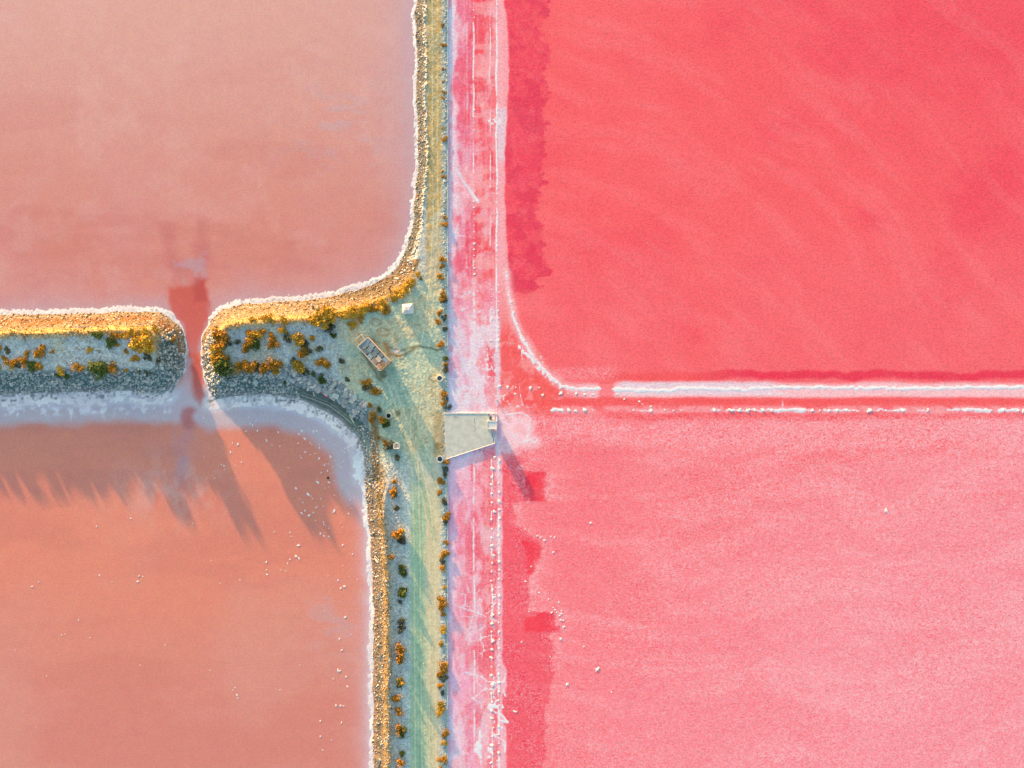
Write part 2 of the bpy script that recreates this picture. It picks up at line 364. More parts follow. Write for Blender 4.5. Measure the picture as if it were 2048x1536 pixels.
# the track north and the road south
tr = win(X, 854, 887, 3) * (1 - ss(500, 600, Y))
C = mx(C, np.array((.47, .36, .12)), .9 * tr); C = mx(C, np.array((.30, .35, .22)), .5 * tr * np.clip(ga(X, 868, 5) * ss(.35, .65, n3) + ss(.50, .66, n1), 0, 1)); C = mx(C, np.array((.46, .31, .07)), .6 * tr * ga(X, 861, 5) * ss(.4, .6, n3)); C = mx(C, DARK, .35 * tr * ga(X, 869, 2) * ss(.5, .62, n2))
C = mx(C, PALE, .5 * tr * ss(.58, .68, n1) * ss(250, 400, Y))
so = ss(880, 1040, Y)
C = mx(C, shd(164, 188, 188), .85 * so * win(X, 806, 824, 4)); C = mx(C, ROAD, .95 * so * win(X + 8 * (n1 - .5), 822, 852, 3)); C = mx(C, shd(104, 142, 120), .4 * so * ga(X, 843 + 6 * (n1 - .5), 3)); C = mx(C, lit(220, 206, 160), .85 * so * win(X + 14 * (n1 - .5), 852, 882, 5)); C = mx(C, ROAD, .55 * so * win(X, 848, 866, 4) * ss(.45, .6, n3))  # tan lane is dry grass plus the road's sunlit strip, painted in
C = mx(C, shd(105, 110, 80), .6 * so * ga(X + 4 * (n1 - .5), 862, 1.1) * ss(1340, 1380, Y))
C = mx(C, shd(134, 162, 168), .8 * win(X + 5 * (n2 - .5), 884, 899, 2.5))
# darker bands painting the shed's long shadow, then the wheel tracks
for P in ([(762, 745), (800, 850), (845, 960), (872, 1080)], [(785, 735), (830, 850), (868, 950), (884, 1030)]):
    C = mx(C, shd(112, 152, 128), .45 * np.exp(-(dpl(X, Y, P) / 5) ** 2))
for P, a_ in (([(866, -100), (866, 300), (868, 430), (862, 540), (852, 640), (835, 740), (822, 840), (826, 950), (830, 1100), (833, 1700)], .5), ([(876, -100), (876, 300), (877, 430), (872, 540), (866, 640), (852, 740), (838, 840), (838, 950), (842, 1100), (846, 1700)], .5), ([(858, 560), (812, 700), (790, 800), (812, 900), (828, 1000)], .3), ([(772, 755), (800, 830), (832, 930), (850, 1010), (860, 1100), (862, 1700)], .42), ([(782, 752), (812, 830), (845, 930), (862, 1010), (871, 1100), (874, 1700)], .42), ([(800, 752), (830, 830), (862, 920), (880, 985)], .35), ([(830, 690), (850, 790), (872, 880)], .3)):
    dd_ = dpl(X + 2.5 * (n2 - .5), Y, P); C = mx(C, lit(236, 222, 176), 1.5 * a_ * np.clip(1 - dd_ / 1.9, 0, 1) * ss(.3, .5, n3 * .5 + .5 * n2)); C = mx(C, shd(104, 140, 118), .5 * a_ * np.clip(1 - np.abs(dd_ - 3.2) / 1.6, 0, 1) * ss(.35, .55, n2))
C = mx(C, lit(224, 212, 178), .45 * ss(.56, .68, vn(X, Y, 2.6, 343)) * win(X, 690, 893, 10) * (1 - .6 * win(X, 822, 850, 4) * so))
# slopes that look at the ponds
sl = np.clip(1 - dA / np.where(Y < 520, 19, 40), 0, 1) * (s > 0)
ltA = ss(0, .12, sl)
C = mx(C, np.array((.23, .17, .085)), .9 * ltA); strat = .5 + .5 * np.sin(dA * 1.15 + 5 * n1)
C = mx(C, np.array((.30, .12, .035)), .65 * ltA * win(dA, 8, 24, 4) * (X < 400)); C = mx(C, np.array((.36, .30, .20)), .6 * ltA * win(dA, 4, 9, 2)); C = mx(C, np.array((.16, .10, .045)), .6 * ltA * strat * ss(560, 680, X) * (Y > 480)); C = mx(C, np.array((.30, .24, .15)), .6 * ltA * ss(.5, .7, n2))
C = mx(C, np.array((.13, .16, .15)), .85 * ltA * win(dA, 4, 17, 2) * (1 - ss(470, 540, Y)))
gold = np.clip(ga(dA, 41, 9) * ss(520, 600, Y), 0, 1); C = mx(C, GOLD, .9 * gold); C = mx(C, np.array((.50, .38, .16)), .6 * gold * ss(.48, .62, n2))
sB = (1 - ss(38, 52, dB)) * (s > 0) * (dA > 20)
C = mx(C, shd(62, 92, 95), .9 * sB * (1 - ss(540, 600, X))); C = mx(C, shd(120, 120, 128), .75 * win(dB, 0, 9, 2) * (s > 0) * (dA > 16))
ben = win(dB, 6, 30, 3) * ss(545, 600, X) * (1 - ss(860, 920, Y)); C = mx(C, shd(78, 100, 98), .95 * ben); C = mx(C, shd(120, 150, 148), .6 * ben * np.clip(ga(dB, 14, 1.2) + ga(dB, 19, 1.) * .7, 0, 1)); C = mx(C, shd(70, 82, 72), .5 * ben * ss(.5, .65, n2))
C = mx(C, shd(90, 128, 132), .7 * win(dB, 29, 62, 5) * ss(545, 600, X) * (X < 740))
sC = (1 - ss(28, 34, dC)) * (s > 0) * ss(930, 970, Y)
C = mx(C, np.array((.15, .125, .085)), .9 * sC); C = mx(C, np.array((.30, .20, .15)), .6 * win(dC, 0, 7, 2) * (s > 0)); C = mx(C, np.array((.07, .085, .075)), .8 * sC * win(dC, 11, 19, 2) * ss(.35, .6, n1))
gC = ga(dC, 33, 9) * ss(850, 950, Y); C = mx(C, np.array((.40, .30, .15)), .85 * gC); C = mx(C, GOLD, .7 * ga(dC, 30, 4) * ss(850, 950, Y))
gC = win(X, 742, 760, 4) * win(Y, 815, 960, 14); C = mx(C, np.array((.34, .22, .10)), .8 * gC)
# trench, burnt rings, spoil
wx, wy = warp(X, Y, 18, 3, 331)
C = mx(C, np.array((.12, .13, .07)), .75 * np.exp(-(dpl(wx, wy, [(778, 696), (805, 700), (840, 692), (875, 702), (884, 700)]) / 2.6) ** 2)); C = mx(C, np.array((.14, .13, .07)), .7 * np.exp(-(dpl(wx, wy, [(800, 712), (815, 706), (832, 698)]) / 3.) ** 2))
C = mx(C, np.array((.33, .19, .05)), .8 * np.exp(-(dpl(wx, wy, [(772, 690), (780, 708), (800, 712)]) / 5.5) ** 2)); C = mx(C, lit(214, 205, 205), .85 * np.exp(-((wx - 794) / 9) ** 2 - ((wy - 702) / 5) ** 2))
C = mx(C, np.array((.12, .11, .05)), .7 * np.exp(-((wx - 745) / 16) ** 2 - ((wy - 682) / 10) ** 2)); C = mx(C, np.array((.20, .13, .05)), .7 * np.exp(-(dpl(wx, wy, [(730, 705), (742, 728), (757, 752), (764, 760)]) / 3.5) ** 2))
for (cx, cy, r) in ((798, 826, 7), (879, 890, 10), (768, 748, 9)): C = mx(C, np.array((.13, .13, .06)), .75 * (1 - ss(r - 3, r + 1, np.hypot(wx - cx, wy - cy))))
for (cx, cy, r) in ((753, 646, 9), (768, 664, 11), (869, 757, 8)): C = mx(C, np.array((.40, .31, .17)), .8 * ga(np.hypot(wx - cx, (wy - cy) * 1.4), r, 3))
C = mx(C, np.array((.34, .27, .13)), .6 * win(X, 868, 890, 4) * win(Y, 822, 915, 10))
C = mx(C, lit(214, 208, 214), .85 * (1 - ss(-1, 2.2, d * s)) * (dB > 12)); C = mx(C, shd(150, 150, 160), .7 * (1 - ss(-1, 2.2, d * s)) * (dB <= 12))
C = np.clip(C * (1 + .12 * (fbm(X, Y, 6, 341, 3, .7) - .5)[..., None]), .01, .8)
grav = np.clip(1 - .85 * np.clip(win(X, 822, 884, 5) * ss(860, 960, Y) + tr * .8 + junction * .5, 0, 1), 0, 1) * (1 - .6 * ben) * .9
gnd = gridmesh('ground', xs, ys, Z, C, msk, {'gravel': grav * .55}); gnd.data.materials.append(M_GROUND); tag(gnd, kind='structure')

# ------------------------------------------------------------------ pond on the right: red brine and the salt left in it
ZR = .84
xs = axis(893, 2070, 2.0, None, 40000, 0); ys = axis(-20, 1560, 2.0, -40000, 40000, 0)
X, Y = np.meshgrid(xs, ys)
x1, y1 = warp(X, Y, 14, 2.5, 401); xw, yw = warp(X, Y, 46, 9, 411)
n1 = fbm(X, Y, 320, 421, 4); n2 = fbm(X * .6 + Y * .35, Y * .7 - X * .3, 150, 431, 5, .6); n3 = fbm(X, Y, 26, 437, 4, .6); n4 = fbm(X, Y, 9, 441, 3, .6)
sy = ss(790, 850, Y)
C = np.zeros(X.shape + (3,)); C[:] = lit(255, 98, 103); C = mx(C, lit(248, 74, 92), .8 * ss(.48, .66, n2) * (.4 + .6 * ss(1100, 2000, X))); C = mx(C, lit(253, 108, 114), .7 * ss(.45, .68, n1) * ss(200, 700, Y))
C = mx(C, lit(243, 62, 86), .6 * np.exp(-((X - 2048) / 420) ** 2 - ((Y - 40) / 260) ** 2))
LR = np.zeros(C.shape); LR[:] = lit(255, 118, 126); LR = mx(LR, lit(253, 134, 147), ss(1050, 2000, X * .75 + Y * .6 - 300) * .85); LR = mx(LR, lit(252, 102, 110), .45 * ss(.46, .70, n2)); LR = mx(LR, lit(254, 148, 160), .5 * ss(.48, .62, n1) * ss(1000, 1500, Y))
sweep = fbm(X * .25, (Y - 40 * ga(X, 1350, 220)) * 1.5, 60, 447, 4, .6); LR = mx(LR, lit(252, 92, 98), .5 * ss(.5, .64, sweep) * win(Y, 840, 1000, 40))
C = C * (1 - sy[..., None]) + LR * sy[..., None]
wr = .05 + .0 * X
wr = wr + sy * (.24 + .46 * ss(1350, 2200, X * .7 + Y * .6) + .15 * ss(.4, .6, n2)) + .75 * win(Y, 842, 890, 16) * (.4 + .6 * ss(.4, .6, n3)) + .5 * win(Y, 735, 760, 8) * win(X, 1110, 1230, 20)
qx = fbm(X, Y, 300, 701, 2) - .5; qy = fbm(X, Y, 300, 707, 2) - .5
th_ = np.arctan2(Y - 1250, X - 900); rr_ = np.hypot(X - 900, Y - 1250) + 160 * qx
arc = fbm(th_ * 260, rr_ * 1.1, 34, 709, 5, .62) * (1 - sy) + fbm((X + 120 * qx) * .22, (Y + 220 * qy - 60 * ga(X, 1330, 260)) * 1.2, 38, 711, 5, .62) * sy
arc2 = fbm((X + Y) * .2 + 200 * qy, (Y - X) * .8 + 260 * qx, 60, 713, 5, .6)
C = mx(C, lit(254, 140, 142), (.08 + .14 * sy) * ss(.44, .72, arc)); C = mx(C, lit(242, 66, 86), .08 * ss(.48, .72, 1 - arc)); C = mx(C, lit(254, 128, 130), .12 * ss(.42, .74, arc2) * (1 - sy)); C = mx(C, lit(250, 92, 104), .18 * ss(.46, .70, 1 - arc2) * sy)
wr = wr + .25 * ss(.52, .66, arc) * (.25 + .75 * sy)
# deep red margin with its stepped edge
e2 = np.interp(Y, [-400, 0, 50, 150, 250, 330, 440, 540, 580, 650, 700, 740, 775, 830, 905, 960, 1340, 1536, 1900], [1008, 1008, 1015, 1019, 1015, 1010, 1012, 1018, 1022, 1040, 1075, 1105, 1150, 1080, 1010, 1006, 1008, 1014, 1014])
e3 = np.interp(yw, [-900, -40, 0, 55, 62, 75, 98, 103, 125, 132, 168, 178, 183, 195, 232, 246, 292, 340, 420, 427, 440, 480, 500, 540, 556, 560, 575, 600], [1090, 1085, 1090, 1096, 1084, 1086, 1101, 1105, 1103, 1094, 1090, 1106, 1104, 1090, 1086, 1096, 1086, 1080, 1080, 1068, 1085, 1090, 1087, 1097, 1088, 1066, 1078, 1020])
blk = lambda v, q, sd: hsh(np.floor((v + 5 * (n4 - .5)) / q), np.zeros(v.shape), sd) - .5
e3 = e3 + 13 * blk(Y, 11, 801) + 10 * blk(Y, 29, 803)
m = ss(-3, 3, x1 - e2) * (1 - ss(-2.5, 2.5, X - e3 - 22 * (n3 - .5) - 10 * (n4 - .5)))
C = mx(C, lit(243, 66, 92), m * (.55 + .35 * ss(.42, .58, n4)) * (1 - ss(570, 600, Y))); C = mx(C, lit(228, 46, 82), m * .6 * ss(.46, .60, n3) * (1 - ss(575, 600, Y)))
e4 = np.interp(Y, [905, 938, 944, 1000, 1004, 1045, 1062, 1080, 1086, 1112, 1140, 1162, 1180, 1200, 1218, 1224, 1260, 1268, 1300, 1312, 1330, 1400, 1430, 1536, 1900],
               [1075, 1030, 1088, 1090, 1030, 1030, 1050, 1086, 1080, 1074, 1066, 1056, 1060, 1054, 1056, 1106, 1114, 1098, 1106, 1098, 1108, 1095, 1090, 1086, 1088])
e4 = e4 + 12 * blk(Y, 13, 807)
m = ss(-3, 3, x1 - 1004) * (1 - ss(-2.5, 2.5, X - e4 - 20 * (n3 - .5) - 8 * (n4 - .5))) * ss(905, 930, Y)
C = mx(C, lit(246, 62, 84), m * (.62 + .38 * ss(.42, .58, n3))); wr = wr * (1 - .6 * m) + .28 * m * ss(.42, .62, n3)
for P, a in (([(1050, 945), (1088, 943), (1091, 1000), (1062, 1000)], 1), ([(1042, 1080), (1085, 1085), (1080, 1112), (1070, 1142), (1060, 1150), (1050, 1110)], 1), ([(1048, 1226), (1110, 1226), (1114, 1258), (1080, 1262), (1048, 1262)], .9)):
    q = ss(-4, 4, sdf(xw + 7 * (n4 - .5), yw + 7 * (n3 - .5), P) + 14 * (n3 - .5)) * a; C = mx(C, lit(250, 56, 74), q * .7); wr = wr * (1 - q)
edge = np.exp(-np.abs(X - e4 - 10) / 14) * win(Y, 905, 1340, 20); wr = wr + .5 * edge
# horizontal ridge and its halos
ex = ss(1110, 1190, X)
C = mx(C, lit(240, 46, 78), .9 * win(yw, 742, 759, 4) * ss(1330, 1480, X)); C = mx(C, lit(250, 84, 84), .7 * win(yw, 745, 766, 6) * win(X, 1200, 1440, 60))
hal = win(Y + 8 * (fbm(X, Y, 60, 457, 3) - .5), 766, 795, 5); C = mx(C, lit(254, 200, 206), .95 * hal * ex * (1 - .8 * win(X, 1195, 1228, 6))); C = mx(C, lit(236, 218, 230), .85 * win(Y + 5 * (n3 - .5), 764, 789, 5) * ss(1225, 1250, X) * (1 - ss(1520, 1580, X)))
C = mx(C, lit(252, 84, 82), .8 * win(Y + 6 * (n3 - .5), 795, 813, 4) * ss(1000, 1060, X)); C = mx(C, lit(253, 160, 164), .75 * win(Y, 812, 827, 4) * ss(1080, 1120, X) * ss(.36, .52, n3)); C = mx(C, lit(251, 74, 80), .85 * win(Y + 12 * (fbm(X, Y, 110, 459, 2) - .5), 825, 839, 4) * ss(1180, 1260, X))
# salty margin beside the wall, its lavender partly painting in the wall's shade
salt = np.zeros(X.shape)
e1 = np.interp(Y, [-400, 0, 60, 100, 180, 215, 260, 330, 350, 400, 440, 460, 520, 540, 570, 600, 650, 700, 750, 826, 917, 960, 1000, 1100, 1150, 1200, 1250, 1300, 1350, 1400, 1450, 1536, 1900],
               [915, 915, 905, 903, 908, 912, 908, 918, 922, 928, 914, 915, 910, 914, 908, 914, 925, 935, 945, 955, 940, 908, 905, 912, 938, 925, 940, 938, 920, 918, 925, 932, 930])
sN = 1 - ss(540, 600, Y); sM = ss(540, 600, Y) * (1 - ss(905, 925, Y)); sS = ss(905, 925, Y)
band = (X > 0) * (1 - ss(-3, 3, x1 - 947)); C = mx(C, lit(238, 124, 156), .85 * band * sN); C = mx(C, lit(244, 84, 104), .7 * band * sN * ss(.45, .62, n3) * ss(925, 935, X))
mid = win(x1, 949, 993, 2.5); C = mx(C, lit(249, 82, 90), .9 * mid * sN); C = mx(C, lit(252, 150, 150), .7 * mid * sN * ss(.52, .66, n3 * .7 + .3 * fbm(X * .4, Y * 1.3, 26, 461, 3))); C = mx(C, lit(252, 132, 132), .5 * win(x1, 984, 993, 2) * sN)
C = mx(C, lit(254, 172, 180), .9 * win(x1, 993.5, 1008, 2) * sN * (X < e2)); C = mx(C, lit(254, 172, 180), .9 * ss(-1, 2, x1 - 994) * (1 - ss(-3, 1, x1 - e2)) * sN); C = mx(C, lit(226, 212, 226), .75 * ss(994, 997, x1) * (1 - ss(-4, 0, x1 - e2)) * win(yw, 216, 325, 8))
C = mx(C, lit(252, 160, 160), .7 * win(xw, 925, 965, 7) * win(yw, 335, 400, 12) + 0)
# the mottled corner where the ridges meet
cor = win(X, 897, 1000, 12) * sM; C = mx(C, lit(246, 176, 186), .85 * cor); C = mx(C, lit(232, 212, 228), .85 * (1 - ss(-20, 24, xw - e1 - 15)) * sM)
C = mx(C, lit(250, 84, 86), .85 * sM * win(xw, 958, 986, 5) * win(yw, 575, 705, 8) * ss(.36, .5, n3)); C = mx(C, lit(230, 96, 130), .7 * sM * win(xw, 908, 932, 5) * win(yw, 540, 640, 16) * ss(.4, .5, n3)); C = mx(C, lit(250, 130, 132), .6 * sM * win(X, 935, 1000, 20) * win(Y, 700, 826, 20) * ss(.5, .62, n3))
tri = ss(-2, 4, x1 - 988) * (1 - ss(-4, 4, x1 - e2)) * sM * (Y < 800); C = mx(C, lit(252, 150, 150), .8 * tri); C = mx(C, lit(250, 84, 84), .85 * tri * ss(.44, .56, n3) * ss(630, 680, Y)); C = mx(C, lit(251, 88, 80), .85 * win(X, 1000, 1110, 14) * win(Y, 745, 830, 14) * ss(.42, .55, fbm(X, Y, 34, 463, 3))); C = mx(C, lit(253, 150, 148), .6 * win(X, 985, 1075, 12) * win(Y, 780, 828, 8) * ss(.5, .6, fbm(X, Y, 22, 467, 3)))
apr = ss(-12, 11, 26 * (n3 - .5) + 12 * (n4 - .5) + sdf(xw * .5 + X * .5, yw * .5 + Y * .5, [(985, 820), (1040, 822), (1062, 840), (1066, 862), (1073, 880), (1066, 888), (1030, 900), (950, 915), (930, 912), (985, 890)])); C = mx(C, lit(252, 222, 230), .86 * apr); C = mx(C, lit(252, 160, 168), .6 * apr * ss(.5, .64, n3))
# south of the platform; lavender mixes salt with painted shrub shade
C = mx(C, lit(243, 170, 204), .9 * (1 - ss(-3, 3, x1 - 950)) * sS); C = mx(C, lit(236, 120, 150), .75 * (1 - ss(-4, 4, x1 - 950)) * ss(905, 935, X) * sS * ss(.46, .6, fbm(X * 1.5, Y * .6, 34, 471, 3))); C = mx(C, lit(246, 158, 180), .85 * win(x1, 950, 974, 3) * sS); C = mx(C, lit(216, 178, 208), .7 * win(x1, 949, 966, 5) * sS * ss(1130, 1200, Y) * ss(.42, .58, n3))
C = mx(C, lit(251, 96, 102), .9 * win(x1, 968, 994, 4) * sS); C = mx(C, lit(252, 160, 168), .6 * win(x1, 966, 984, 4) * sS * ss(.48, .6, n3)); C = mx(C, lit(250, 190, 204), .85 * win(x1, 994, 1004 + 9 * win(Y, 1330, 1380, 10) + 8 * ss(1420, 1460, Y), 2.5) * sS)
C = mx(C, lit(240, 206, 226), .6 * (1 - ss(-6, 6, xw - e1)) * sS); C = mx(C, lit(242, 216, 228), .9 * (1 - ss(-5, 4, xw - e1)) * sN); C = mx(C, lit(220, 212, 228), .8 * (1 - ss(-9, 9, xw - e1 + 8)) * np.maximum(sM, sS * ss(1380, 1450, Y)))
bub = fbm(x1, y1, 15, 721, 4, .6); blot = fbm(X * 1.3, Y * .7, 40, 723, 4, .6); mar = (1 - ss(-3, 3, x1 - np.where(Y < 905, 992, 1000))) * (Y < 905) * sN + (1 - ss(-3, 3, x1 - 1000)) * np.maximum(sM, sS)
C = mx(C, lit(250, 206, 218), .55 * mar * ss(.50, .62, bub) * (.35 + .65 * ss(930, 900, 0 * X + 915))); C = mx(C, lit(246, 150, 176), .6 * mar * ss(.50, .64, blot) * (1 - .6 * sN)); C = mx(C, lit(243, 72, 96), .8 * mar * ss(.54, .64, 1 - blot) * (.5 + .5 * ss(905, 960, X))); C = mx(C, lit(234, 228, 240), .75 * mar * ss(.50, .66, fbm(X * 1.2, Y * .5, 30, 727, 4, .65)) * (1 - .7 * sN * ss(905, 930, X)) * (1 - .45 * sS))
for lx, a_ in ((929, .35), (941, .3), (956, .35), (963, .3), (972, .4), (976, .3), (988, .4), (1003, .3)):
    C = mx(C, lit(253, 196, 204), a_ * np.clip(1 - np.abs(X + 3 * (n3 - .5) - lx) / 1.8, 0, 1) * ss(.40, .55, fbm(X, Y * .4, 26, 731 + lx, 3)) * (1 - .6 * sM))
C = mx(C, lit(253, 168, 172), .6 * mid * sN * ss(.56, .66, fbm(X * .25, Y * 1.6, 22, 733, 3)))
# thin white crust: ridge lines, cracks and blotches that stand out of the brine
def line(v, c, wd): return np.clip(1 - np.abs(v - c) / wd, 0, 1)
bead = lambda v, p, ph: .5 + .5 * np.cos(2 * np.pi * (v + ph) / p)
nz = fbm(X, Y, 5, 481, 3, .6); brk = ss(.36, .5, fbm(X, Y, 40, 483, 3))
x0 = X + (fbm(X, Y, 40, 487, 2) - .5) * 4; y0 = Y + (fbm(X, Y, 40, 489, 2) - .5) * 3 + (fbm(X, Y, 7, 488, 3, .65) - .5) * 9
salt = np.maximum(salt, .8 * line(x0, 947.5, 2.4) * (Y < 540) * (.2 + .8 * brk)); salt = np.maximum(salt, .5 * line(x0, 934, 2.3) * (Y < 540) * brk); salt = np.maximum(salt, .6 * line(x0, 980.5, 2.4) * (Y < 705) * brk)
salt = np.maximum(salt, line(x0, 993.5, 3.) * (Y < 705) * (.55 + .4 * brk))
salt = np.maximum(salt, .8 * line(x0, 949, 4) * sM * (Y < 740) * ss(.3, .5, nz)); salt = np.maximum(salt, .75 * line(x0, 948.5, 2.6) * sS * (.15 + .85 * brk) * (.5 + nz)); salt = np.maximum(salt, .75 * line(x0, 984, 2.2) * sS * ss(.35, .55, fbm(X, Y, 24, 491, 2))); salt = np.maximum(salt, .85 * line(x0, 997.5, 3.0) * sS * (.5 + .5 * brk))
cur = dpl(x0, y0, [(1013, 545), (1017, 590), (1028, 640), (1046, 680), (1062, 708), (1082, 735), (1104, 756), (1124, 772), (1150, 777)]); salt = np.maximum(salt, np.clip(1.1 - cur / 4.4, 0, 1) * (.55 + .3 * ss(590, 680, Y)) * ss(.16, .46, nz))
C = mx(C, lit(254, 196, 202), .7 * np.exp(-(cur / 9) ** 2))
cur = dpl(x0, y0, [(1034, 690), (1048, 706), (1064, 722), (1076, 738), (1104, 764)]); salt = np.maximum(salt, np.clip(1.1 - cur / 5, 0, 1) * .9 * ss(.35, .55, nz))
wd = np.interp(X, [1120, 1150, 1196, 1203, 1222, 1230, 1360, 1500, 1530, 2048, 2400], [3, 5, 6, 0, 0, 6, 6.2, 6, 4.5, 5.5, 5.5]); cy = np.interp(X, [1120, 1145, 1200, 1240, 1340, 1362, 1500, 1530, 1700, 1880, 2048], [774, 777, 777, 780, 781, 776, 779, 775, 776, 777, 774])
salt = np.maximum(salt, 1.5 * np.clip(1 - np.abs(y0 - cy) / np.maximum(wd, .01), 0, 1) * (wd > .5) * (X > 1118)); salt = np.maximum(salt, .75 * line(y0, 788, 3) * win(X, 1500, 1570, 8))
lr = fbm(X, Y * .2, 34, 497, 2); salt = np.maximum(salt, (1.2 * line(y0, 820.5, 4.6) * np.clip(win(X, 1545, 1608, 3) + win(X, 1918, 1976, 3) + win(X, 1990, 2030, 3) + win(X, 1786, 1806, 3) + win(X, 1102, 1126, 4), 0, 1)))
salt = np.maximum(salt, .85 * line(y0, 820, 3) * ss(1265, 1275, X) * ss(.36, .46, lr)); salt = np.maximum(salt, .7 * line(X, 1562, 2) * win(Y, 778, 822, 2) * (1 - win(Y, 786, 800, 2)))
wk = win(X, 899, 1000, 6)
ck = cells(X * 1.0 + 6 * (n3 - .5), Y * 1.1 + 10 * (n4 - .5), 26, 501); salt = np.maximum(salt, .8 * np.clip(1 - ck / 2.8, 0, 1) * ss(.36, .48, fbm(X, Y, 60, 503, 3)) * (win(Y, 1140, 1560, 60) * win(X, 915, 1000, 10)))
ck = cells(X + 14 * (n3 - .5), Y * .8 + 14 * (n4 - .5), 34, 507); salt = np.maximum(salt, .62 * np.clip(1 - ck / 2.4, 0, 1) * ss(.46, .58, fbm(X, Y, 50, 509, 3)) * win(Y, 640, 910, 30) * win(X, 899, 1090, 12) * (X < np.where(Y < 770, e2, 1090))); salt = np.maximum(salt, .6 * ss(.6, .74, nz) * ss(.5, .62, fbm(X, Y, 30, 513, 3)) * win(Y, 560, 910, 30) * win(X, 899, 1000, 14))
for P, t in (([(1008, 862), (1028, 872), (1044, 884), (1060, 880), (1070, 886), (1076, 880)], 2.8), ([(905, 812), (922, 806), (934, 812)], 1.8), ([(1055, 884), (1056, 862), (1062, 836), (1045, 826), (1008, 830)], 2.), ([(912, 342), (935, 376), (950, 395), (956, 404)], 5), ([(904, 470), (934, 475)], 1.6), ([(912, 1208), (950, 1222), (998, 1240)], 1.8), ([(930, 1340), (962, 1350), (975, 1360), (1008, 1362), (1010, 1344)], 2.6), ([(975, 1412), (1000, 1424), (1016, 1440), (998, 1436)], 3), ([(985, 1462), (992, 1470), (1008, 1476)], 3)):
    salt = np.maximum(salt, .85 * np.clip(1 - dpl(x1, y1, P) / t, 0, 1))
salt = np.maximum(salt, .75 * win(xw, 980, 1000, 2) * win(yw, 236, 253, 3) * ss(.3, .5, nz)); salt = np.maximum(salt, .7 * win(x1, 948, 963, 3) * ss(.48, .62, fbm(X, Y, 22, 517, 3)) * ss(1400, 1480, Y))
salt = np.maximum(salt, .8 * ss(.60, .70, fbm(X, Y, 11, 519, 3, .6)) * win(X, 970, 1012, 5) * ss(1330, 1420, Y))
nh = fbm(X, Y, 8, 741, 3, .65); salt = np.clip(salt * (.35 + 1.3 * nh), 0, 1.5)
hal = np.clip(salt * 1.6, 0, 1); C = mx(C, lit(252, 196, 204), .6 * hal)
C = np.clip(C * (1 + .05 * (n4 - .5)[..., None]), .004, .92)
brine = gridmesh('brine_pool', xs, ys, np.full(X.shape, ZR), C, None, {'wrinkle': np.clip(wr, 0, 1)}); brine.data.materials.append(M_WR); tag(brine, kind='structure')
C = np.zeros(X.shape + (3,)); C[:] = lit(240, 212, 222); C = mx(C, lit(240, 238, 246), ss(.3, .75, salt)); C = mx(C, lit(214, 204, 226), .6 * (1 - ss(935, 955, X)))  # lavender towards the wall: salt with the wall's shade tinted in
zz = ZR - .010 + .026 * np.minimum(salt, 1.4) + .012 * (nz - .5)
ridge = gridmesh('salt_ridges', xs, ys, zz, C, salt > .2); ridge.data.materials.append(M_SALT); tag(ridge, kind='structure')
#@@NEXT

# ------------------------------------------------------------------ materials of the things
M_CONC = simple('pale_concrete', (.47, .55, .52), .9, .16, 1.2, .01)
M_CONCW = simple('whitewashed_concrete', (.74, .74, .72), .85, .1, 1.5, .008)
M_CONCG = simple('grey_concrete', (.40, .41, .39), .9, .2, 2.5, .012)
M_WOODP = simple('bleached_wood', (.58, .52, .42), .9, .2, 4, .008)
M_WOODO = simple('ochre_wood', (.44, .29, .12), .9, .25, 4, .008)
M_WOODG = simple('weathered_grey_wood', (.36, .37, .33), .9, .25, 4, .008)
M_SHEET = simple('weathered_roof_sheet', (.24, .36, .40), .6, .3, 1.6, .006, each=1.4)
M_RUST = simple('rusted_roof_sheet', (.40, .27, .17), .8, .35, 1.6, .008, each=1.4)
M_TORN = simple('bleached_roof_sheet', (.50, .45, .38), .85, .3, 1.6, .008, each=1.4)
M_DARK = simple('sediment_and_shade', (.05, .055, .05), .9, .3, 3, .01)  # real sediment, and painted shade behind the roof gaps
M_TEALW = simple('standing_water', (.07, .13, .14), .15, .2, 1, .002, spec=.5)
M_STEEL = simple('painted_slat', (.68, .76, .78), .6, .08, 2, .002)
M_STONE = simple('quarry_stone', (.30, .36, .36), .95, .45, 5, .02)
M_STONEP = simple('pale_stone', (.55, .54, .50), .95, .35, 5, .02)
M_STONEW = simple('ochre_stone', (.24, .17, .09), .95, .5, 5, .02)
M_REDP = simple('red_plastic', (.55, .05, .06), .5, .1, 3, .002)
M_SALTL = simple('salt_lump', (.84, .83, .84), .7, .06, 8, .01)
M_FOAM = simple('floating_salt', (.80, .79, .80), .7, .06, 8, .01)
M_RUBBER = simple('grey_rubber', (.16, .20, .20), .8, .2, 6, .004)
M_STEM = simple('shrub_wood', (.14, .10, .06), .9, .3, 6, .01)
def leaf_mat(name, a, b):
    m = MAT(name, .75, .15); r = m.noise(1.5, 3); i = m.n('ShaderNodeObjectInfo').outputs['Random']; p = m.noise(9., 1)
    c = m.mix(m.rng(r, .35, .65), a, b); k = m.math('MULTIPLY', m.rng(p, .3, .7, .6, 1.4), m.rng(i, 0, 1, .8, 1.2))
    return m.col(m.scale(c, k))
M_LGOLD = leaf_mat('golden_leaves', (.50, .29, .02), (.56, .37, .05))
M_LORNG = leaf_mat('orange_leaves', (.36, .19, .022), (.46, .23, .02))
M_LGREEN = leaf_mat('green_leaves', (.06, .11, .025), (.12, .15, .025))
M_LDARK = leaf_mat('shade_toned_leaves', (.07, .095, .065), (.13, .12, .06))  # leaf colour with the shaded parts of clumps painted in
M_GRASS = leaf_mat('dry_grass', (.40, .27, .06), (.46, .38, .17))

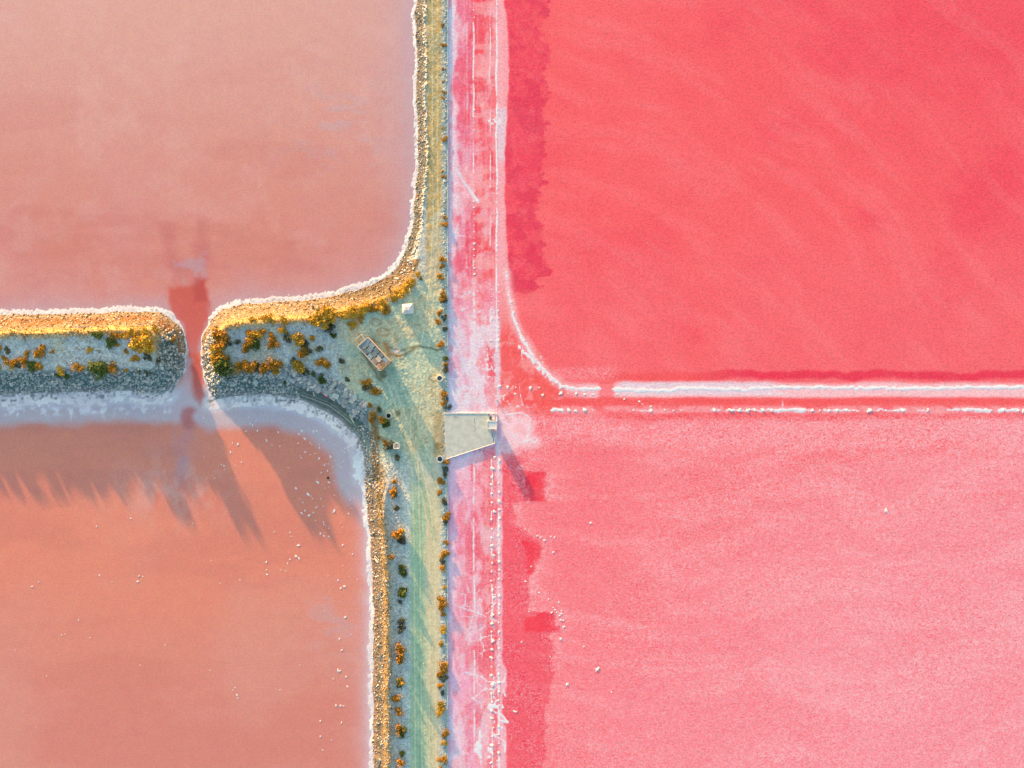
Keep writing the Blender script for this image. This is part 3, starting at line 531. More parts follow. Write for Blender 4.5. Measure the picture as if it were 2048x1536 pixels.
# ------------------------------------------------------------------ retaining wall between track and brine
wallT = empty('retaining_wall', W(896.5, 768, 0))
tag(wallT, 'long straight concrete retaining wall dividing the shrub verge from the pink brine', 'wall')
def wall_run(y0, y1):
    m = MB(); n = max(2, int((y1 - y0) / 22)); prev = None
    for k in range(n):                                                      # cast in bays, joints open a few centimetres
        a = y0 + (y1 - y0) * k / n; b = y0 + (y1 - y0) * (k + 1) / n; j = rnd.uniform(-.02, .02)
        m.box(((896.6 - 896.5) * S + j, (768 - (a + b) / 2) * S - 0, .28 + rnd.uniform(-.03, .03)), (.16, (b - a) * S - .03, 1.46))
    o = m.build('wall_bay', M_CONC, wallT, bevel=.015); o.location = (0, 0, 0); return o
wall_run(-400, 826); wall_run(917.5, 1900)

# ------------------------------------------------------------------ concrete platform at the wall
pc = W(930, 870, 0)
plat = empty('concrete_platform', pc); tag(plat, 'wedge shaped pale concrete platform jutting from the track over the pink brine', 'platform')
def L(px, py, z=0): return W(px, py, z) - pc
P = [(889.5, 826.5), (976, 826.5), (983, 850), (987, 886.5), (893.5, 917)]
MB().prism([tuple(L(*p).xy) for p in P[::-1]], -.3, 1.04).build('slab', None or M_CONC, plat, bevel=.02)
def crackbar(pts):
    m = MB()
    for a, b in zip(pts[:-1], pts[1:]): m.bar(L(*a, 1.040), L(*b, 1.040), rnd.uniform(.03, .07), .012)
    return m.build('crack', M_DARK, plat)
crackbar([(950, 836), (949, 842), (951, 847), (950, 852), (951, 858), (950, 862)]); crackbar([(908, 832), (912, 834), (917, 833.5)])
MB().bar(L(888.8, 826, 1.0), L(994, 826, 1.0), .12, .2).build('edge_kerb', M_CONCW, plat, bevel=.02)
MB().bar(L(893.5, 917.3, 1.0), L(990.5, 885.6, 1.0), .12, .2).build('edge_kerb', M_CONCW, plat, bevel=.02)
MB().prism([tuple(L(*p).xy) for p in [(976.2, 827), (994, 827), (993.6, 885), (987.2, 886.2), (983.2, 850)][::-1]], -.3, .72).build('silted_channel', M_DARK, plat)
for pts in ([(986, 827), (987.5, 840)], [(990.5, 827), (989.5, 833), (988, 840)], [(985, 858), (988.5, 872), (990, 885)], [(988.5, 857), (991, 870), (992, 884)], [(994, 827), (993.5, 858), (993, 885)]):
    m = MB()
    for a, b in zip(pts[:-1], pts[1:]): m.bar(L(*a, .86), L(*b, .86), .18, .34)
    m.build('channel_wall', M_CONCW, plat, bevel=.02)
m = MB()
for k in range(46):
    t = rnd.random(); side = rnd.random() < .6
    q = L(978 + rnd.gauss(0, 2.2) + (6 * t if side else 2), 860 + 24 * t if side else 829 + 11 * rnd.random(), .80 + rnd.random() * .12)
    m.box(q, [rnd.uniform(.08, .26) for _ in range(3)], Matrix.Rotation(rnd.random() * 3, 4, 'Z'), .03)
r = m.build('rubble', M_STONEW, plat); r['kind'] = 'stuff'
bc = W(984.5, 848.5, 0)
sl = empty('sluice_box', bc); tag(sl, 'small pale blue slatted sluice box standing at the platform end', 'sluice box')
for sx in (-.86, .86):
    for syy in (-.70, .70): MB().box((sx, syy, 1.30), (.14, .14, 2.1)).build('post', M_CONCW, sl, bevel=.01)
MB().box((0, 0, 1.72), (1.70, 1.36, 1.1)).build('tray', M_SHEET, sl)
for k in range(5): MB().box((0, -.54 + .27 * k, 2.32), (1.64, .235, .05)).build('slat', M_STEEL, sl, bevel=.008)
for a, b in (((-.94, -.76), (.94, -.76)), ((-.94, .76), (.94, .76)), ((-.90, -.70), (-.90, .70)), ((.90, -.70), (.90, .70))):
    MB().bar((*a, 2.34), (*b, 2.34), .11, .14).build('frame_rail', M_CONCW, sl, bevel=.01)

# ------------------------------------------------------------------ the shed with its patchwork roof
sc_ = W(755.3, 709.5, th(755, 709) - .05)
shed = empty('wooden_shed', sc_, math.atan2(-.735, .68)); tag(shed, 'long low wooden shed with a patched blue grey sheet roof rusting at one end', 'shed')
HL, HWD, RZ = 3.15, 1.30, 2.55
for a, b, nm in (((-HL, -HWD), (HL, -HWD), 'wall'), ((-HL, HWD), (HL, HWD), 'wall'), ((-HL, -HWD), (-HL, HWD), 'wall'), ((HL, -HWD), (HL, HWD), 'wall')):
    a = Vector((*a, 0)); b = Vector((*b, 0)); nn = int((b - a).length / .3); m = MB(); t = (b - a) / nn
    for k in range(nn):
        q = a + t * (k + .5); m.bar(q - t * .47 + Vector((0, 0, 1.2)), q + t * .47 + Vector((0, 0, 1.2)), .05 + rnd.uniform(0, .02), 2.4)
    m.build(nm, M_WOODO, shed)
for k in range(7):
    x = -HL + 2 * HL * k / 6; MB().bar((x, -HWD, RZ - .12), (x, HWD, RZ - .12), .09, .12).build('rafter', M_WOODG, shed)
MB().box((0, 0, RZ - .45), (2 * HL - .1, 2 * HWD - .1, .05)).build('gap_backing', M_DARK, shed)  # dark sheet added so the gaps between roof sheets look shaded
lens = [[1.1, 1.25, 1.2, 1.35, 1.4], [1.35, 1.2, 1.3, 1.25, 1.2], [1.0, 1.3, 1.3, 1.2, 1.5]]
for r in range(3):
    x = -HL; wdt = 2 * HWD / 3
    for k in range(5):
        l = lens[r][k]; e = x + l
        if not ((r, k) in ((1, 4),)):
            mt = M_SHEET
            if k == 4: mt = (M_RUST, M_TORN, M_SHEET)[r]
            if k == 3 and r < 2: mt = M_TORN
            m = MB(); yc = -HWD + wdt * (r + .5); sh = .02 * (k % 2) + .012 * r
            ns = 4                                                           # ribbed sheets, one strip per rib, laid a touch askew
            for q in range(ns):
                yy = yc + (q - (ns - 1) / 2) * wdt / ns; sk = rnd.uniform(-.07, .07)
                m.box((x + l / 2 + sk, yy, RZ + sh + .02 * (q % 2)), (l - .16, wdt / ns - .035, .035), Matrix.Rotation(rnd.uniform(-.012, .012), 4, 'Z'))
            o = m.build('roof_sheet', mt, shed)
            if mt is M_RUST: o['label'] = 'rusty roof sheet at the torn end'
        x = e
for k in range(4): MB().bar((HL - 1.25 + rnd.uniform(0, .2), -.36 + .22 * k, RZ + .03), (HL - .05, -.36 + .24 * k + rnd.uniform(-.1, .1), RZ + .03), .12, .04).build('roof_plank', M_TORN if k % 2 else M_RUST, shed)
for k in range(3): MB().box((-2.2 + 1.7 * k, rnd.uniform(-.9, .9), RZ + .10), (rnd.uniform(.4, .7), .08, .05), Matrix.Rotation(rnd.uniform(-.05, .05), 4, 'Z')).build('loose_batten', M_WOODG if k % 2 else M_TORN, shed)
for a, b, mt in (((-HL - .06, -HWD - .07), (HL + .06, -HWD - .07), M_CONCW), ((-HL - .06, HWD + .07), (HL + .06, HWD + .07), M_CONCW), ((-HL - .07, -HWD), (-HL - .07, HWD), M_CONCW), ((HL + .07, -HWD), (HL + .07, HWD), M_WOODP), ((HL - .2, -HWD + .2), (HL - .2, HWD), M_WOODO)):
    MB().bar((*a, RZ + .06), (*b, RZ + .06), .075, .12).build('roof_edge', mt, shed, bevel=.01)
pf = [(-HL - .2, -.95), (-HL - 1.5, -.80), (-HL - 1.45, .62), (-HL - .2, .62)]
for a, b in zip(pf, pf[1:] + pf[:1]): MB().bar((*a, 2.1), (*b, 2.1), .13, .14).build('porch_rail', M_WOODP if a[0] < -HL - 1 else M_WOODO, shed)
for p in pf[1:3]: MB().box((*p, 1.0), (.13, .13, 2.05)).build('porch_post', M_WOODP, shed)
MB().box((-HL - .85, -.12, .12), (1.15, 1.3, .06)).build('porch_floor', M_WOODG, shed)
MB().box((-HL - .12, -.1, 2.15), (.16, 2.3, .1)).build('porch_beam', M_WOODO, shed)

# ------------------------------------------------------------------ covers, rings, chambers, posts
cz = th(818, 619)
tank = empty('tank_cover', W(818.3, 619.3, cz - .05), math.radians(4)); tag(tank, 'square whitewashed tank cover with a domed top north of the shed', 'tank cover')
MB().box((0, 0, .55), (2.12, 1.86, 1.2)).build('body', M_CONCW, tank, bevel=.05)
m = MB()
R1 = [m.bm.verts.new((x, y, 1.152)) for x, y in ((-.98, -.84), (.98, -.84), (.98, .84), (-.98, .84))]; R2 = [m.bm.verts.new((x, y, 1.42)) for x, y in ((-.62, -.30), (.40, -.38), (.52, .30), (-.52, .44))]
m.bm.faces.new(R2)
for k in range(4): m.bm.faces.new((R1[k], R1[(k + 1) % 4], R2[(k + 1) % 4], R2[k]))
m.build('lid', M_CONCW, tank, bevel=.04)
MB().bar((-.2, -.85, 1.3), (-.1, .1, 1.43), .06, .04).build('lifting_strap', M_CONCG, tank)
def ring(px, py, r, wall, fill, label, hgt=.6, rim=M_CONCW):
    t = empty('concrete_ring', W(px, py, th(px, py) - .05)); tag(t, label, 'concrete ring')
    MB().ring(r, r - wall, -.05, hgt, 30).build('rim', rim, t, smooth=False, bevel=.012)
    MB().prism([((r - wall) * .99 * math.cos(a * math.pi / 12), (r - wall) * .99 * math.sin(a * math.pi / 12)) for a in range(24)], 0, .12).build('infill', fill, t); return t
ring(780, 831, .60, .14, M_DARK, 'concrete ring with a dark hollow middle, beside the green track', .75, M_CONC)
ring(880.6, 756.8, .62, .13, M_TEALW, 'concrete ring holding teal water, on the verge above the platform', .5)
ring(881.2, 916.8, .66, .15, M_TEALW, 'white concrete ring at the lower left corner of the platform', .7)
ch = empty('inspection_chamber', W(796, 890, th(796, 890) - .05)); tag(ch, 'small cream inspection chamber with a pointed end beside the green track', 'inspection chamber')
Q = [(-.55, -.55), (.55, -.55), (.55, .25), (0, .62), (-.55, .25)]
for a, b in zip(Q, Q[1:] + Q[:1]): MB().bar((*a, .45), (*b, .45), .12, 1.0).build('side_wall', M_CONCW, ch, bevel=.01)
MB().prism([(q[0] * .93, q[1] * .93) for q in Q], 0, .72).build('cover_plate', simple('cream_plate', (.58, .54, .38)), ch)
MB().bar((-.4, -.12, .735), (.4, -.12, .735), .06, .03).build('plate_joint', M_CONCG, ch)
def lying(name, a, b, wd, hg, mt, label, cat, z=.06, taper=1):
    za, zb = th(*a), th(*b); c = (Vector(W(*a, za)) + Vector(W(*b, zb))) / 2 + Vector((0, 0, z)); o = MB()
    va = Vector(W(*a, za + z)) - c; vb = Vector(W(*b, zb + z)) - c; n = 3
    for k in range(n):
        p = va.lerp(vb, k / n); q = va.lerp(vb, (k + 1) / n + .004); f = 1 - (1 - taper) * k / n; o.bar(p + Vector((0, 0, rnd.uniform(-.01, .01))), q, wd * f, hg * f)
    r = o.build(name, mt, None, bevel=.008); r.location = c; return tag(r, label, cat)
lying('squared_timber', (700, 827.5), (709, 846), .30, .22, simple('lichen_timber', (.46, .50, .34)), 'pale green squared timber lying on the dark shore track', 'timber', .12, .9)
lying('thin_pole', (709, 846), (724, 869), .16, .13, simple('mossy_pole', (.20, .29, .24)), 'thin mossy pole continuing below the squared timber on the shore', 'pole', .1, .7)
lying('plank', (158, 657), (189, 654), .36, .10, M_WOODP, 'broad bleached plank lying on the orange slope of the left island', 'plank')
lying('driftwood_branch', (75, 656), (106, 657), .15, .12, M_WOODP, 'thin curved driftwood branch left of the broad plank', 'driftwood', .1, .6)
lying('driftwood_branch', (283, 650), (305, 648), .16, .12, M_WOODP, 'forked driftwood branch near the tip of the left island', 'driftwood', .1, .6)
lying('driftwood_branch', (238, 726), (247, 730), .15, .12, M_WOODP, 'short pale branch beside the big green shrub of the left island', 'driftwood', .15, .6)
lying('plank', (750, 1115), (758, 1123), .34, .12, M_WOODP, 'short white plank on the stony shore beside the uppermost green shrub of the track', 'plank', .14)
lying('plank', (757, 1196), (764, 1180), .34, .12, M_WOODP, 'ochre tinted plank lying askew halfway down the stony shore', 'plank', .14)
lying('plank', (760, 1318), (766, 1303), .28, .12, M_WOODG, 'grey plank half buried on the lower stony shore', 'plank', .14)
lying('plank', (755, 1536), (762, 1514), .30, .12, M_WOODP, 'long white plank at the bottom end of the stony shore', 'plank', .14)
lying('plank', (745, 994), (744, 1003), .2, .10, M_WOODP, 'slim white plank on the dark stones of the shore bend', 'plank', .14)
lying('plank', (566, 720), (578, 733), .30, .10, M_WOODG, 'grey plank lying between the shrubs of the wider bank', 'plank', .1)
lying('plank', (450, 784), (460, 776), .18, .10, M_WOODP, 'pale stick on the rubble near the channel mouth', 'plank', .1)
lying('plank', (578, 738), (590, 750), .16, .08, M_WOODP, 'thin pale batten between two orange shrubs', 'plank', .1)
def pole(name, px, py, hgt, wd, lean, mt, label, cat):
    o = MB().bar((0, 0, -.2), (lean[0], lean[1], hgt), wd).build(name, mt, None, bevel=.01); o.location = W(px, py, th(px, py)); return tag(o, label, cat)
pole('leaning_post', 823, 591, 1.3, .16, (-.05, 1.0), M_CONCW, 'white post leaning by the yellow shrubs above the tank cover', 'post')
pole('stub_post', 627, 612, .9, .28, (0, .1), M_CONCW, 'stubby white topped post alone on the sunny pebble slope', 'post')
pole('stub_post', 779, 577, .5, .22, (0, .1), M_CONCG, 'short grey post on the banded slope above the yellow shrubs', 'post')
pole('fence_post', 841, 577, 1.9, .09, (0.05, .05), M_WOODG, 'thin dark pole on the track north of the white tank cover', 'post')
pole('salt_stake', 994.5, 801, .5, .14, (.02, .06), M_DARK, 'dark stake standing in the salt just above the platform', 'stake').location.z = ZR
tyre = empty('old_tyre', W(451.5, 791, th(451.5, 791) + .02)); tag(tyre, 'small pale ring like old tyre by the channel mouth', 'tyre')
MB().ring(.30, .16, 0, .14, 20).build('tread', M_CONCG, tyre, bevel=.03); MB().ring(.16, .12, .03, .1, 20).build('rim', M_RUBBER, tyre)
# two pipes laid along the shore track
for off, lb in ((13.5, 'outer pale pipe laid along the dark shore track'), (19, 'inner thin pipe laid along the dark shore track')):
    cu = bpy.data.meshes.new('shore_pipe'); pts = []
    base = [(598, 803), (625, 812), (651, 822), (667, 834), (683, 846), (696, 857)]
    for k, (x, y) in enumerate(base):
        a = base[max(0, k - 1)]; b = base[min(len(base) - 1, k + 1)]; t = Vector((b[0] - a[0], b[1] - a[1])).normalized(); pts.append((x + t.y * off, y - t.x * off))
    m = MB(); o0 = W(*pts[2], 0)
    for a, b in zip(pts[:-1], pts[1:]): m.bar(W(*a, th(*a) + .08) - o0, W(*b, th(*b) + .08) - o0, .11 if off < 15 else .08)
    o = m.build('shore_pipe', M_CONCG if off < 15 else M_WOODG); o.location = o0; tag(o, lb, 'pipe')

# ------------------------------------------------------------------ stones
def stone_mesh(seed, mat, flat=.6, kind=0):
    r = random.Random(seed); bm = bmesh.new()
    if kind == 0: bmesh.ops.create_icosphere(bm, subdivisions=1, radius=.5)
    else:
        bmesh.ops.create_cube(bm, size=.9)
    for v in bm.verts:
        v.co *= r.uniform(.75, 1.2); v.co.z *= flat; v.co.x *= 1.1
    me = bpy.data.meshes.new('stone'); bm.to_mesh(me); bm.free(); me.materials.append(mat); return me
ST = [[stone_mesh(k, m, .6, k % 2) for k in range(6)] for m in (M_STONE, M_STONEP, M_STONEW)]
def soup(name, items, mats, label=None, cat=None):
    """items: (mesh index template verts, faces) placed many times -> one mesh"""
    T = {}
    def tri(me):
        if me.name not in T:
            v = np.array([tuple(q.co) for q in me.vertices]); me.calc_loop_triangles(); f = np.array([tuple(t.vertices) for t in me.loop_triangles]); T[me.name] = (v, f)
        return T[me.name]
    V, F, MI = [], [], []; n = 0
    for me, mi, (px, py, z), sc3, rz, tilt in items:
        v, f = tri(me); c, s_ = math.cos(rz), math.sin(rz); q = v * np.array(sc3)
        q = np.stack((q[:, 0], q[:, 1] * math.cos(tilt) - q[:, 2] * math.sin(tilt), q[:, 1] * math.sin(tilt) + q[:, 2] * math.cos(tilt)), -1)
        q = np.stack((q[:, 0] * c - q[:, 1] * s_, q[:, 0] * s_ + q[:, 1] * c, q[:, 2]), -1) + np.array(((px - 1024) * S, (768 - py) * S, z))
        V.append(q); F.append(f + n); n += len(v); MI.append(np.full(len(f), mi))
    V = np.concatenate(V); F = np.concatenate(F); MI = np.concatenate(MI)
    me = bpy.data.meshes.new(name); me.vertices.add(len(V)); me.vertices.foreach_set('co', V.astype(np.float32).ravel())
    me.loops.add(F.size); me.loops.foreach_set('vertex_index', F.astype(np.int32).ravel()); me.polygons.add(len(F))
    me.polygons.foreach_set('loop_start', np.arange(0, F.size, 3, dtype=np.int32)); me.polygons.foreach_set('loop_total', np.full(len(F), 3, np.int32)); me.polygons.foreach_set('material_index', MI.astype(np.int32))
    me.update(calc_edges=True)
    for m in mats: me.materials.append(m)
    o = bpy.data.objects.new(name, me); COL.objects.link(o); o['kind'] = 'stuff'; return o
def heights(px, py): return terrain(np.asarray(px, float), np.asarray(py, float))
cand = []
px = npr.uniform(0, 895, 150000); py = npr.uniform(-12, 1548, 150000)
h, dA_, dB_, dC_, s_ = heights(px, py); dm = np.minimum(np.minimum(dA_, dB_), dC_)
def keep(m, n): 
    i = np.nonzero(m & (s_ > 0))[0]; return i[:n]
def put(idx, lo, hi, pick, pw=2.2):
    for i in idx:
        sz = lo + (hi - lo) * rnd.random() ** pw; cand.append((sz, px[i], py[i], h[i], pick))
put(keep((dA_ < 18) & (py < 520), 4200), .12, .34, (0, 0, 2, 1)); put(keep((np.abs(dA_ - 19) < 3) & (py < 560), 560), .24, .50, (1, 1, 0), 1.6)
put(keep((dA_ < 34) & (py > 520) & (py < 720), 4200), .12, .34, (2, 2, 1)); put(keep((dB_ < 46) & (px < 600) & (dA_ > 12), 3600), .18, .62, (0, 0, 1))
put(keep((dB_ > 28) & (dB_ < 66) & (px > 545) & (px < 735) & (py < 900) & (dA_ > 60), 1500), .28, 1.0, (0, 0, 1)); put(keep((dC_ < 40) & (py > 930), 6500), .10, .38, (0, 0, 2, 2, 1), 2.6); put(keep((dB_ < 30) & (px > 700) & (py > 850), 900), .16, .42, (0, 0, 1))
put(keep((np.abs(px - 892) < 4), 1300), .10, .30, (0, 1, 0)); put(keep((dB_ > 46) & (px < 640) & (py > 680) & (dm > 30), 350), .10, .26, (0, 1, 1))
put(keep((px > 742) & (px < 812) & (py > 830) & (dC_ > 28), 700), .08, .22, (0, 1, 2)); put(keep((px > 690) & (px < 890) & (py > 560) & (dm > 40), 160), .06, .16, (0, 1, 1))
cand.sort(key=lambda t: -t[0]); cand = [c for c in cand if not (885 < c[1] and 822 < c[2] < 920)]
big, rest = cand[:270], cand[270:]
STG = 'larger loose stones on the banks'
LM = [(20, 765, 'the far left end of the south riprap'), (70, 765, 'the shrub clump at the left riprap'), (135, 765, 'the golden shrub on the left riprap'), (210, 765, 'the big green shrub of the left island'), (275, 765, 'the middle of the island riprap'), (335, 755, 'the rounded tip of the left island'), (340, 665, 'the sunny corner of the left island'),
      (150, 640, 'the broad plank on the island slope'), (425, 770, 'the channel mouth on the wider bank'), (470, 772, 'the old tyre'), (525, 768, 'the left end of the rubble heap'), (575, 768, 'the small green shrub in the rubble'), (612, 775, 'the rubble left of the red scraps'), (637, 762, 'the largest broken slab'), (665, 768, 'the long beam like block'), (690, 778, 'the right end of the rubble heap'), (715, 800, 'the squared timber'), (727, 850, 'the mossy pole'),
      (851, 20, 'the top of the crest row'), (851, 110, 'the upper crest row of the northern track'), (851, 200, 'the middle crest row of the northern track'), (851, 290, 'the lower crest row of the northern track'), (847, 390, 'the crest row above the shore bend'), (835, 480, 'the inner side of the northern shore bend'), (800, 545, 'the banded slope of the bend'), (480, 640, 'the pebble slope of the wider bank'),
      (742, 930, 'the southern shore bend'), (755, 1000, 'the slim white plank on the stony shore'), (758, 1060, 'the upper stony shore'), (758, 1120, 'the short white plank'), (763, 1190, 'the ochre tinted plank'), (763, 1250, 'the middle stony shore'), (763, 1310, 'the grey half buried plank'), (763, 1380, 'the lower stony shore'), (763, 1450, 'the shore above the long white plank'), (760, 1520, 'the long white plank')]
NUM = ['first', 'second', 'third', 'fourth', 'fifth', 'sixth', 'seventh', 'eighth', 'ninth', 'tenth', 'eleventh', 'twelfth', 'thirteenth', 'fourteenth', 'fifteenth', 'sixteenth', 'seventeenth', 'eighteenth', 'nineteenth']
TENS = ['twent', 'thirt', 'fort', 'fift', 'sixt', 'sevent', 'eight', 'ninet']
def nth(k):                                # 0 -> first
    if k < 19: return NUM[k]
    t, u = divmod(k + 1, 10)
    return TENS[t - 2] + 'ieth' if u == 0 else TENS[t - 2] + 'y ' + NUM[u - 1]
TONE = ('grey', 'pale', 'ochre')
seen_by = {}
picked = []
for sz, x, y, z, pick in big:
    k = rnd.choice(pick); lm = min(range(len(LM)), key=lambda q: (LM[q][0] - x) ** 2 + (LM[q][1] - y) ** 2); picked.append((x, y, z, sz, k, lm))
cnt = {}
for q in picked: cnt[(q[4], q[5])] = cnt.get((q[4], q[5]), 0) + 1
for x, y, z, sz, k, lm in sorted(picked, key=lambda q: q[0] if q[1] > 600 and q[1] < 830 else q[1]):
    o = link('stone', rnd.choice(ST[k])); o.location = W(x, y, z + .06 * sz); o.scale = (sz * rnd.uniform(.8, 1.3), sz * rnd.uniform(.7, 1.1), sz * rnd.uniform(.7, 1.1)); o.rotation_euler = (rnd.uniform(-.4, .4), rnd.uniform(-.4, .4), rnd.uniform(0, 6.3))
    j = seen_by[(k, lm)] = seen_by.get((k, lm), -1) + 1; side = 'from the left' if 600 < y < 830 else 'from the top'
    tag(o, (nth(j) + ' ' + TONE[k] + ' stone ' + side + ' by ' + LM[lm][2]) if cnt[(k, lm)] > 1 else TONE[k] + ' loose stone by ' + LM[lm][2], 'stone', STG)
it = []
for sz, x, y, z, pick in rest:
    k = rnd.choice(pick); it.append((rnd.choice(ST[k]), k, (x, y, z + .05 * sz), (sz * rnd.uniform(.8, 1.3), sz * rnd.uniform(.7, 1.1), sz * rnd.uniform(.6, 1.1)), rnd.uniform(0, 6.3), rnd.uniform(-.4, .4)))
soup('bank_rubble', it, (M_STONE, M_STONEP, M_STONEW))
def chunk(px, py, a, b, hg, rz, label, mt=None, nm='concrete_block', cat='concrete block'):
    o = MB().box((0, 0, hg * .3), (a, b, hg), Matrix.Rotation(rz, 4, 'Z') @ Matrix.Rotation(.08, 4, 'X'), .07 * min(a, b)).build(nm, mt or M_CONCG, None, bevel=.03); o.location = W(px, py, th(px, py)); tag(o, label, cat)
chunk(637, 776, 1.7, 1.2, .5, -.55, 'largest flat broken slab in the rubble by the red scraps'); chunk(664, 783, 2.2, .6, .5, .35, 'long beam like block right of the largest broken slab')
chunk(674, 792, 1.3, 1.0, .6, -.3, 'squarish pale block just above the shore pipes', M_CONC); chunk(696, 790, 1.3, .5, .4, .6, 'narrow tilted block at the right end of the rubble heap')
chunk(713, 793, .8, .8, .45, .2, 'small square block farthest right in the rubble heap', M_CONC); chunk(516, 765, .9, .8, .4, .8, 'lone angular block near the left end of the rubble', M_CONC); chunk(580, 765, .8, .6, .4, .2, 'pale block beside the small green shrub in the rubble', M_CONC); chunk(473, 769, .7, .6, .4, 1.2, 'pale block on the gravel beside the channel mouth', M_CONC)
chunk(641, 784, 1.1, .28, .25, -.5, 'long red scrap leaning on the largest broken slab', M_REDP, 'red_scrap', 'scrap'); chunk(653, 793, .5, .4, .3, .3, 'short red scrap lying beside the shore pipe', M_REDP, 'red_scrap', 'scrap'); chunk(629, 788, .24, .9, .2, .3, 'pale upright slat left of the red scrap', M_WOODP, 'wood_scrap', 'scrap')
for k, (x, y, lb) in enumerate(((762, 733, 'wall'), (738, 716, 'left side'))): pass

# ------------------------------------------------------------------ dry grass on the crests (uncountable)
def grass():
    px = npr.uniform(-5, 895, 160000); py = npr.uniform(-10, 1546, 160000); h, a, b, c, s = heights(px, py)
    n = fbm(px, py, 22, 601, 3)
    pr = .95 * ga(a, 42, 8) * ss(540, 620, py) * (px < 835) * (.3 + .9 * ss(.38, .6, n)) + .8 * ga(c, 29, 4.5) * ss(900, 980, py) * ss(.36, .52, n) + .28 * ga(c, 37, 8) * ss(900, 960, py) + .5 * win(px, 744, 757, 3) * win(py, 820, 960, 10) + .18 * win(a, 8, 40, 6) * ss(560, 640, py) * (n > .5) + .06 * (px < 690) * (py > 650) * (py < 745) * (n > .5)
    i = np.nonzero((npr.random(len(px)) < pr) & (s > 0) & (px < 892))[0][:17000]
    V, F = [], []; k = 0
    N = len(i); base = np.stack(((px[i] - 1024) * S, (768 - py[i]) * S, h[i] - .02), -1)
    vs = []
    for t in range(3):
        an = npr.uniform(0, 6.28, N); ln = npr.uniform(.10, .26, N); wd = npr.uniform(.05, .11, N); up = npr.uniform(.16, .42, N)
        dx, dy = np.cos(an), np.sin(an)
        A = base + np.stack((-dy * wd, dx * wd, 0 * wd), -1); B = base + np.stack((dy * wd, -dx * wd, 0 * wd), -1); T = base + np.stack((dx * ln, dy * ln, up), -1)
        vs.append(np.stack((A, B, T), 1))
    V = np.concatenate(vs).reshape(-1, 3); n = len(V)
    me = bpy.data.meshes.new('dry_grass'); me.vertices.add(n); me.vertices.foreach_set('co', V.astype(np.float32).ravel()); me.loops.add(n); me.loops.foreach_set('vertex_index', np.arange(n, dtype=np.int32))
    me.polygons.add(n // 3); me.polygons.foreach_set('loop_start', np.arange(0, n, 3, dtype=np.int32)); me.polygons.foreach_set('loop_total', np.full(n // 3, 3, np.int32)); me.update(calc_edges=True); me.materials.append(M_GRASS)
    o = bpy.data.objects.new('dry_grass', me); COL.objects.link(o); o['kind'] = 'stuff'
grass()

# ------------------------------------------------------------------ shrubs
def foliage_mesh(seed, mat, n=420):
    r = np.random.default_rng(seed); lob = r.uniform(-.55, .55, (7, 3)); lob[:, 2] = r.uniform(.25, .75, 7); rad = r.uniform(.28, .5, 7)
    V = []
    for k in range(n):
        j = r.integers(7); d = r.normal(size=3); d /= np.linalg.norm(d); d[2] = abs(d[2]) if r.random() < .75 else d[2]
        p = lob[j] + d * rad[j] * r.uniform(.55, 1.08); p[2] = max(p[2], .03)
        a = r.normal(size=3); a /= np.linalg.norm(a); b = np.cross(a, d + r.normal(size=3) * .5); b /= np.linalg.norm(b) + 1e-6; z = r.uniform(.07, .14)
        V += [p - a * z, p + b * z * .8, p + a * z, p - b * z * .8]
    me = bpy.data.meshes.new('foliage'); me.from_pydata([tuple(v) for v in V], [], [(4 * k, 4 * k + 1, 4 * k + 2, 4 * k + 3) for k in range(n)]); me.materials.append(mat); return me
def stem_mesh(seed):
    r = random.Random(seed); m = MB()
    for k in range(5):
        a = k * 1.256 + r.random(); m.bar((0, 0, -.05), (.4 * math.cos(a), .4 * math.sin(a), .55), .05)
    return m.mesh('stems', M_STEM)
FOL = {k: [foliage_mesh(100 * q + j, m) for j in range(4)] for q, (k, m) in enumerate((('y', M_LGOLD), ('o', M_LORNG), ('g', M_LGREEN), ('d', M_LDARK)))}
STEM = [stem_mesh(k) for k in range(3)]
WALLN = [(888, 56, 4, 'o'), (889, 95, 4.8, 'o'), (888, 143, 3.2, 'o'), (888, 168, 2.8, 'o'), (889, 189, 4, 'o'), (887, 201, 3, 'o'), (887, 260, 3, 'y'), (890, 281, 5, 'o'), (887, 347, 2.6, 'o'), (888, 357, 4.2, 'o'), (890, 437, 4.2, 'o'), (890, 451, 5, 'o'), (887, 521, 6, 'o'), (885, 535, 5, 'o'), (883, 552, 6, 'o')]
WALLM = [(887, 580, 2.8, 'o'), (886, 594, 7.5, 'o'), (889, 601, 6.5, 'd'), (881, 626, 6, 'o'), (878, 645, 5.5, 'o'), (890, 636, 6, 'd'), (892, 660, 6, 'd'), (881, 690, 7, 'o'), (893, 716, 5, 'g'), (892, 729, 4.4, 'o'), (891, 738, 7, 'd'), (888, 791, 6.5, 'o'), (889, 806, 5.5, 'o'), (894, 800, 5, 'd'), (897, 816, 7, 'd')]
WALLS = [(893, 923, 5.5, 'o'), (893, 936, 7, 'd'), (892, 948, 6, 'd'), (884, 961, 7, 'o'), (883, 984, 5, 'o'), (888, 1001, 6.5, 'd'), (894, 1030, 8, 'o'), (893, 1042, 6, 'd'), (894, 1083, 5, 'o'), (890, 1107, 8.5, 'o'), (888, 1122, 6, 'd'), (887, 1135, 6, 'o'), (889, 1171, 4.2, 'y'), (887, 1201, 9, 'o'), (884, 1215, 6.5, 'o'), (889, 1228, 4.5, 'o'), (885, 1256, 7, 'y'), (884, 1284, 5.5, 'y'), (888, 1328, 9, 'o'), (883, 1342, 7, 'o'), (889, 1352, 7, 'd'), (883, 1367, 6, 'o'), (887, 1382, 5, 'd'), (885, 1404, 8, 'y'), (882, 1418, 7.5, 'y'), (892, 1461, 7, 'o'), (890, 1481, 5, 'y'), (885, 1513, 8, 'o'), (883, 1532, 5, 'o')]
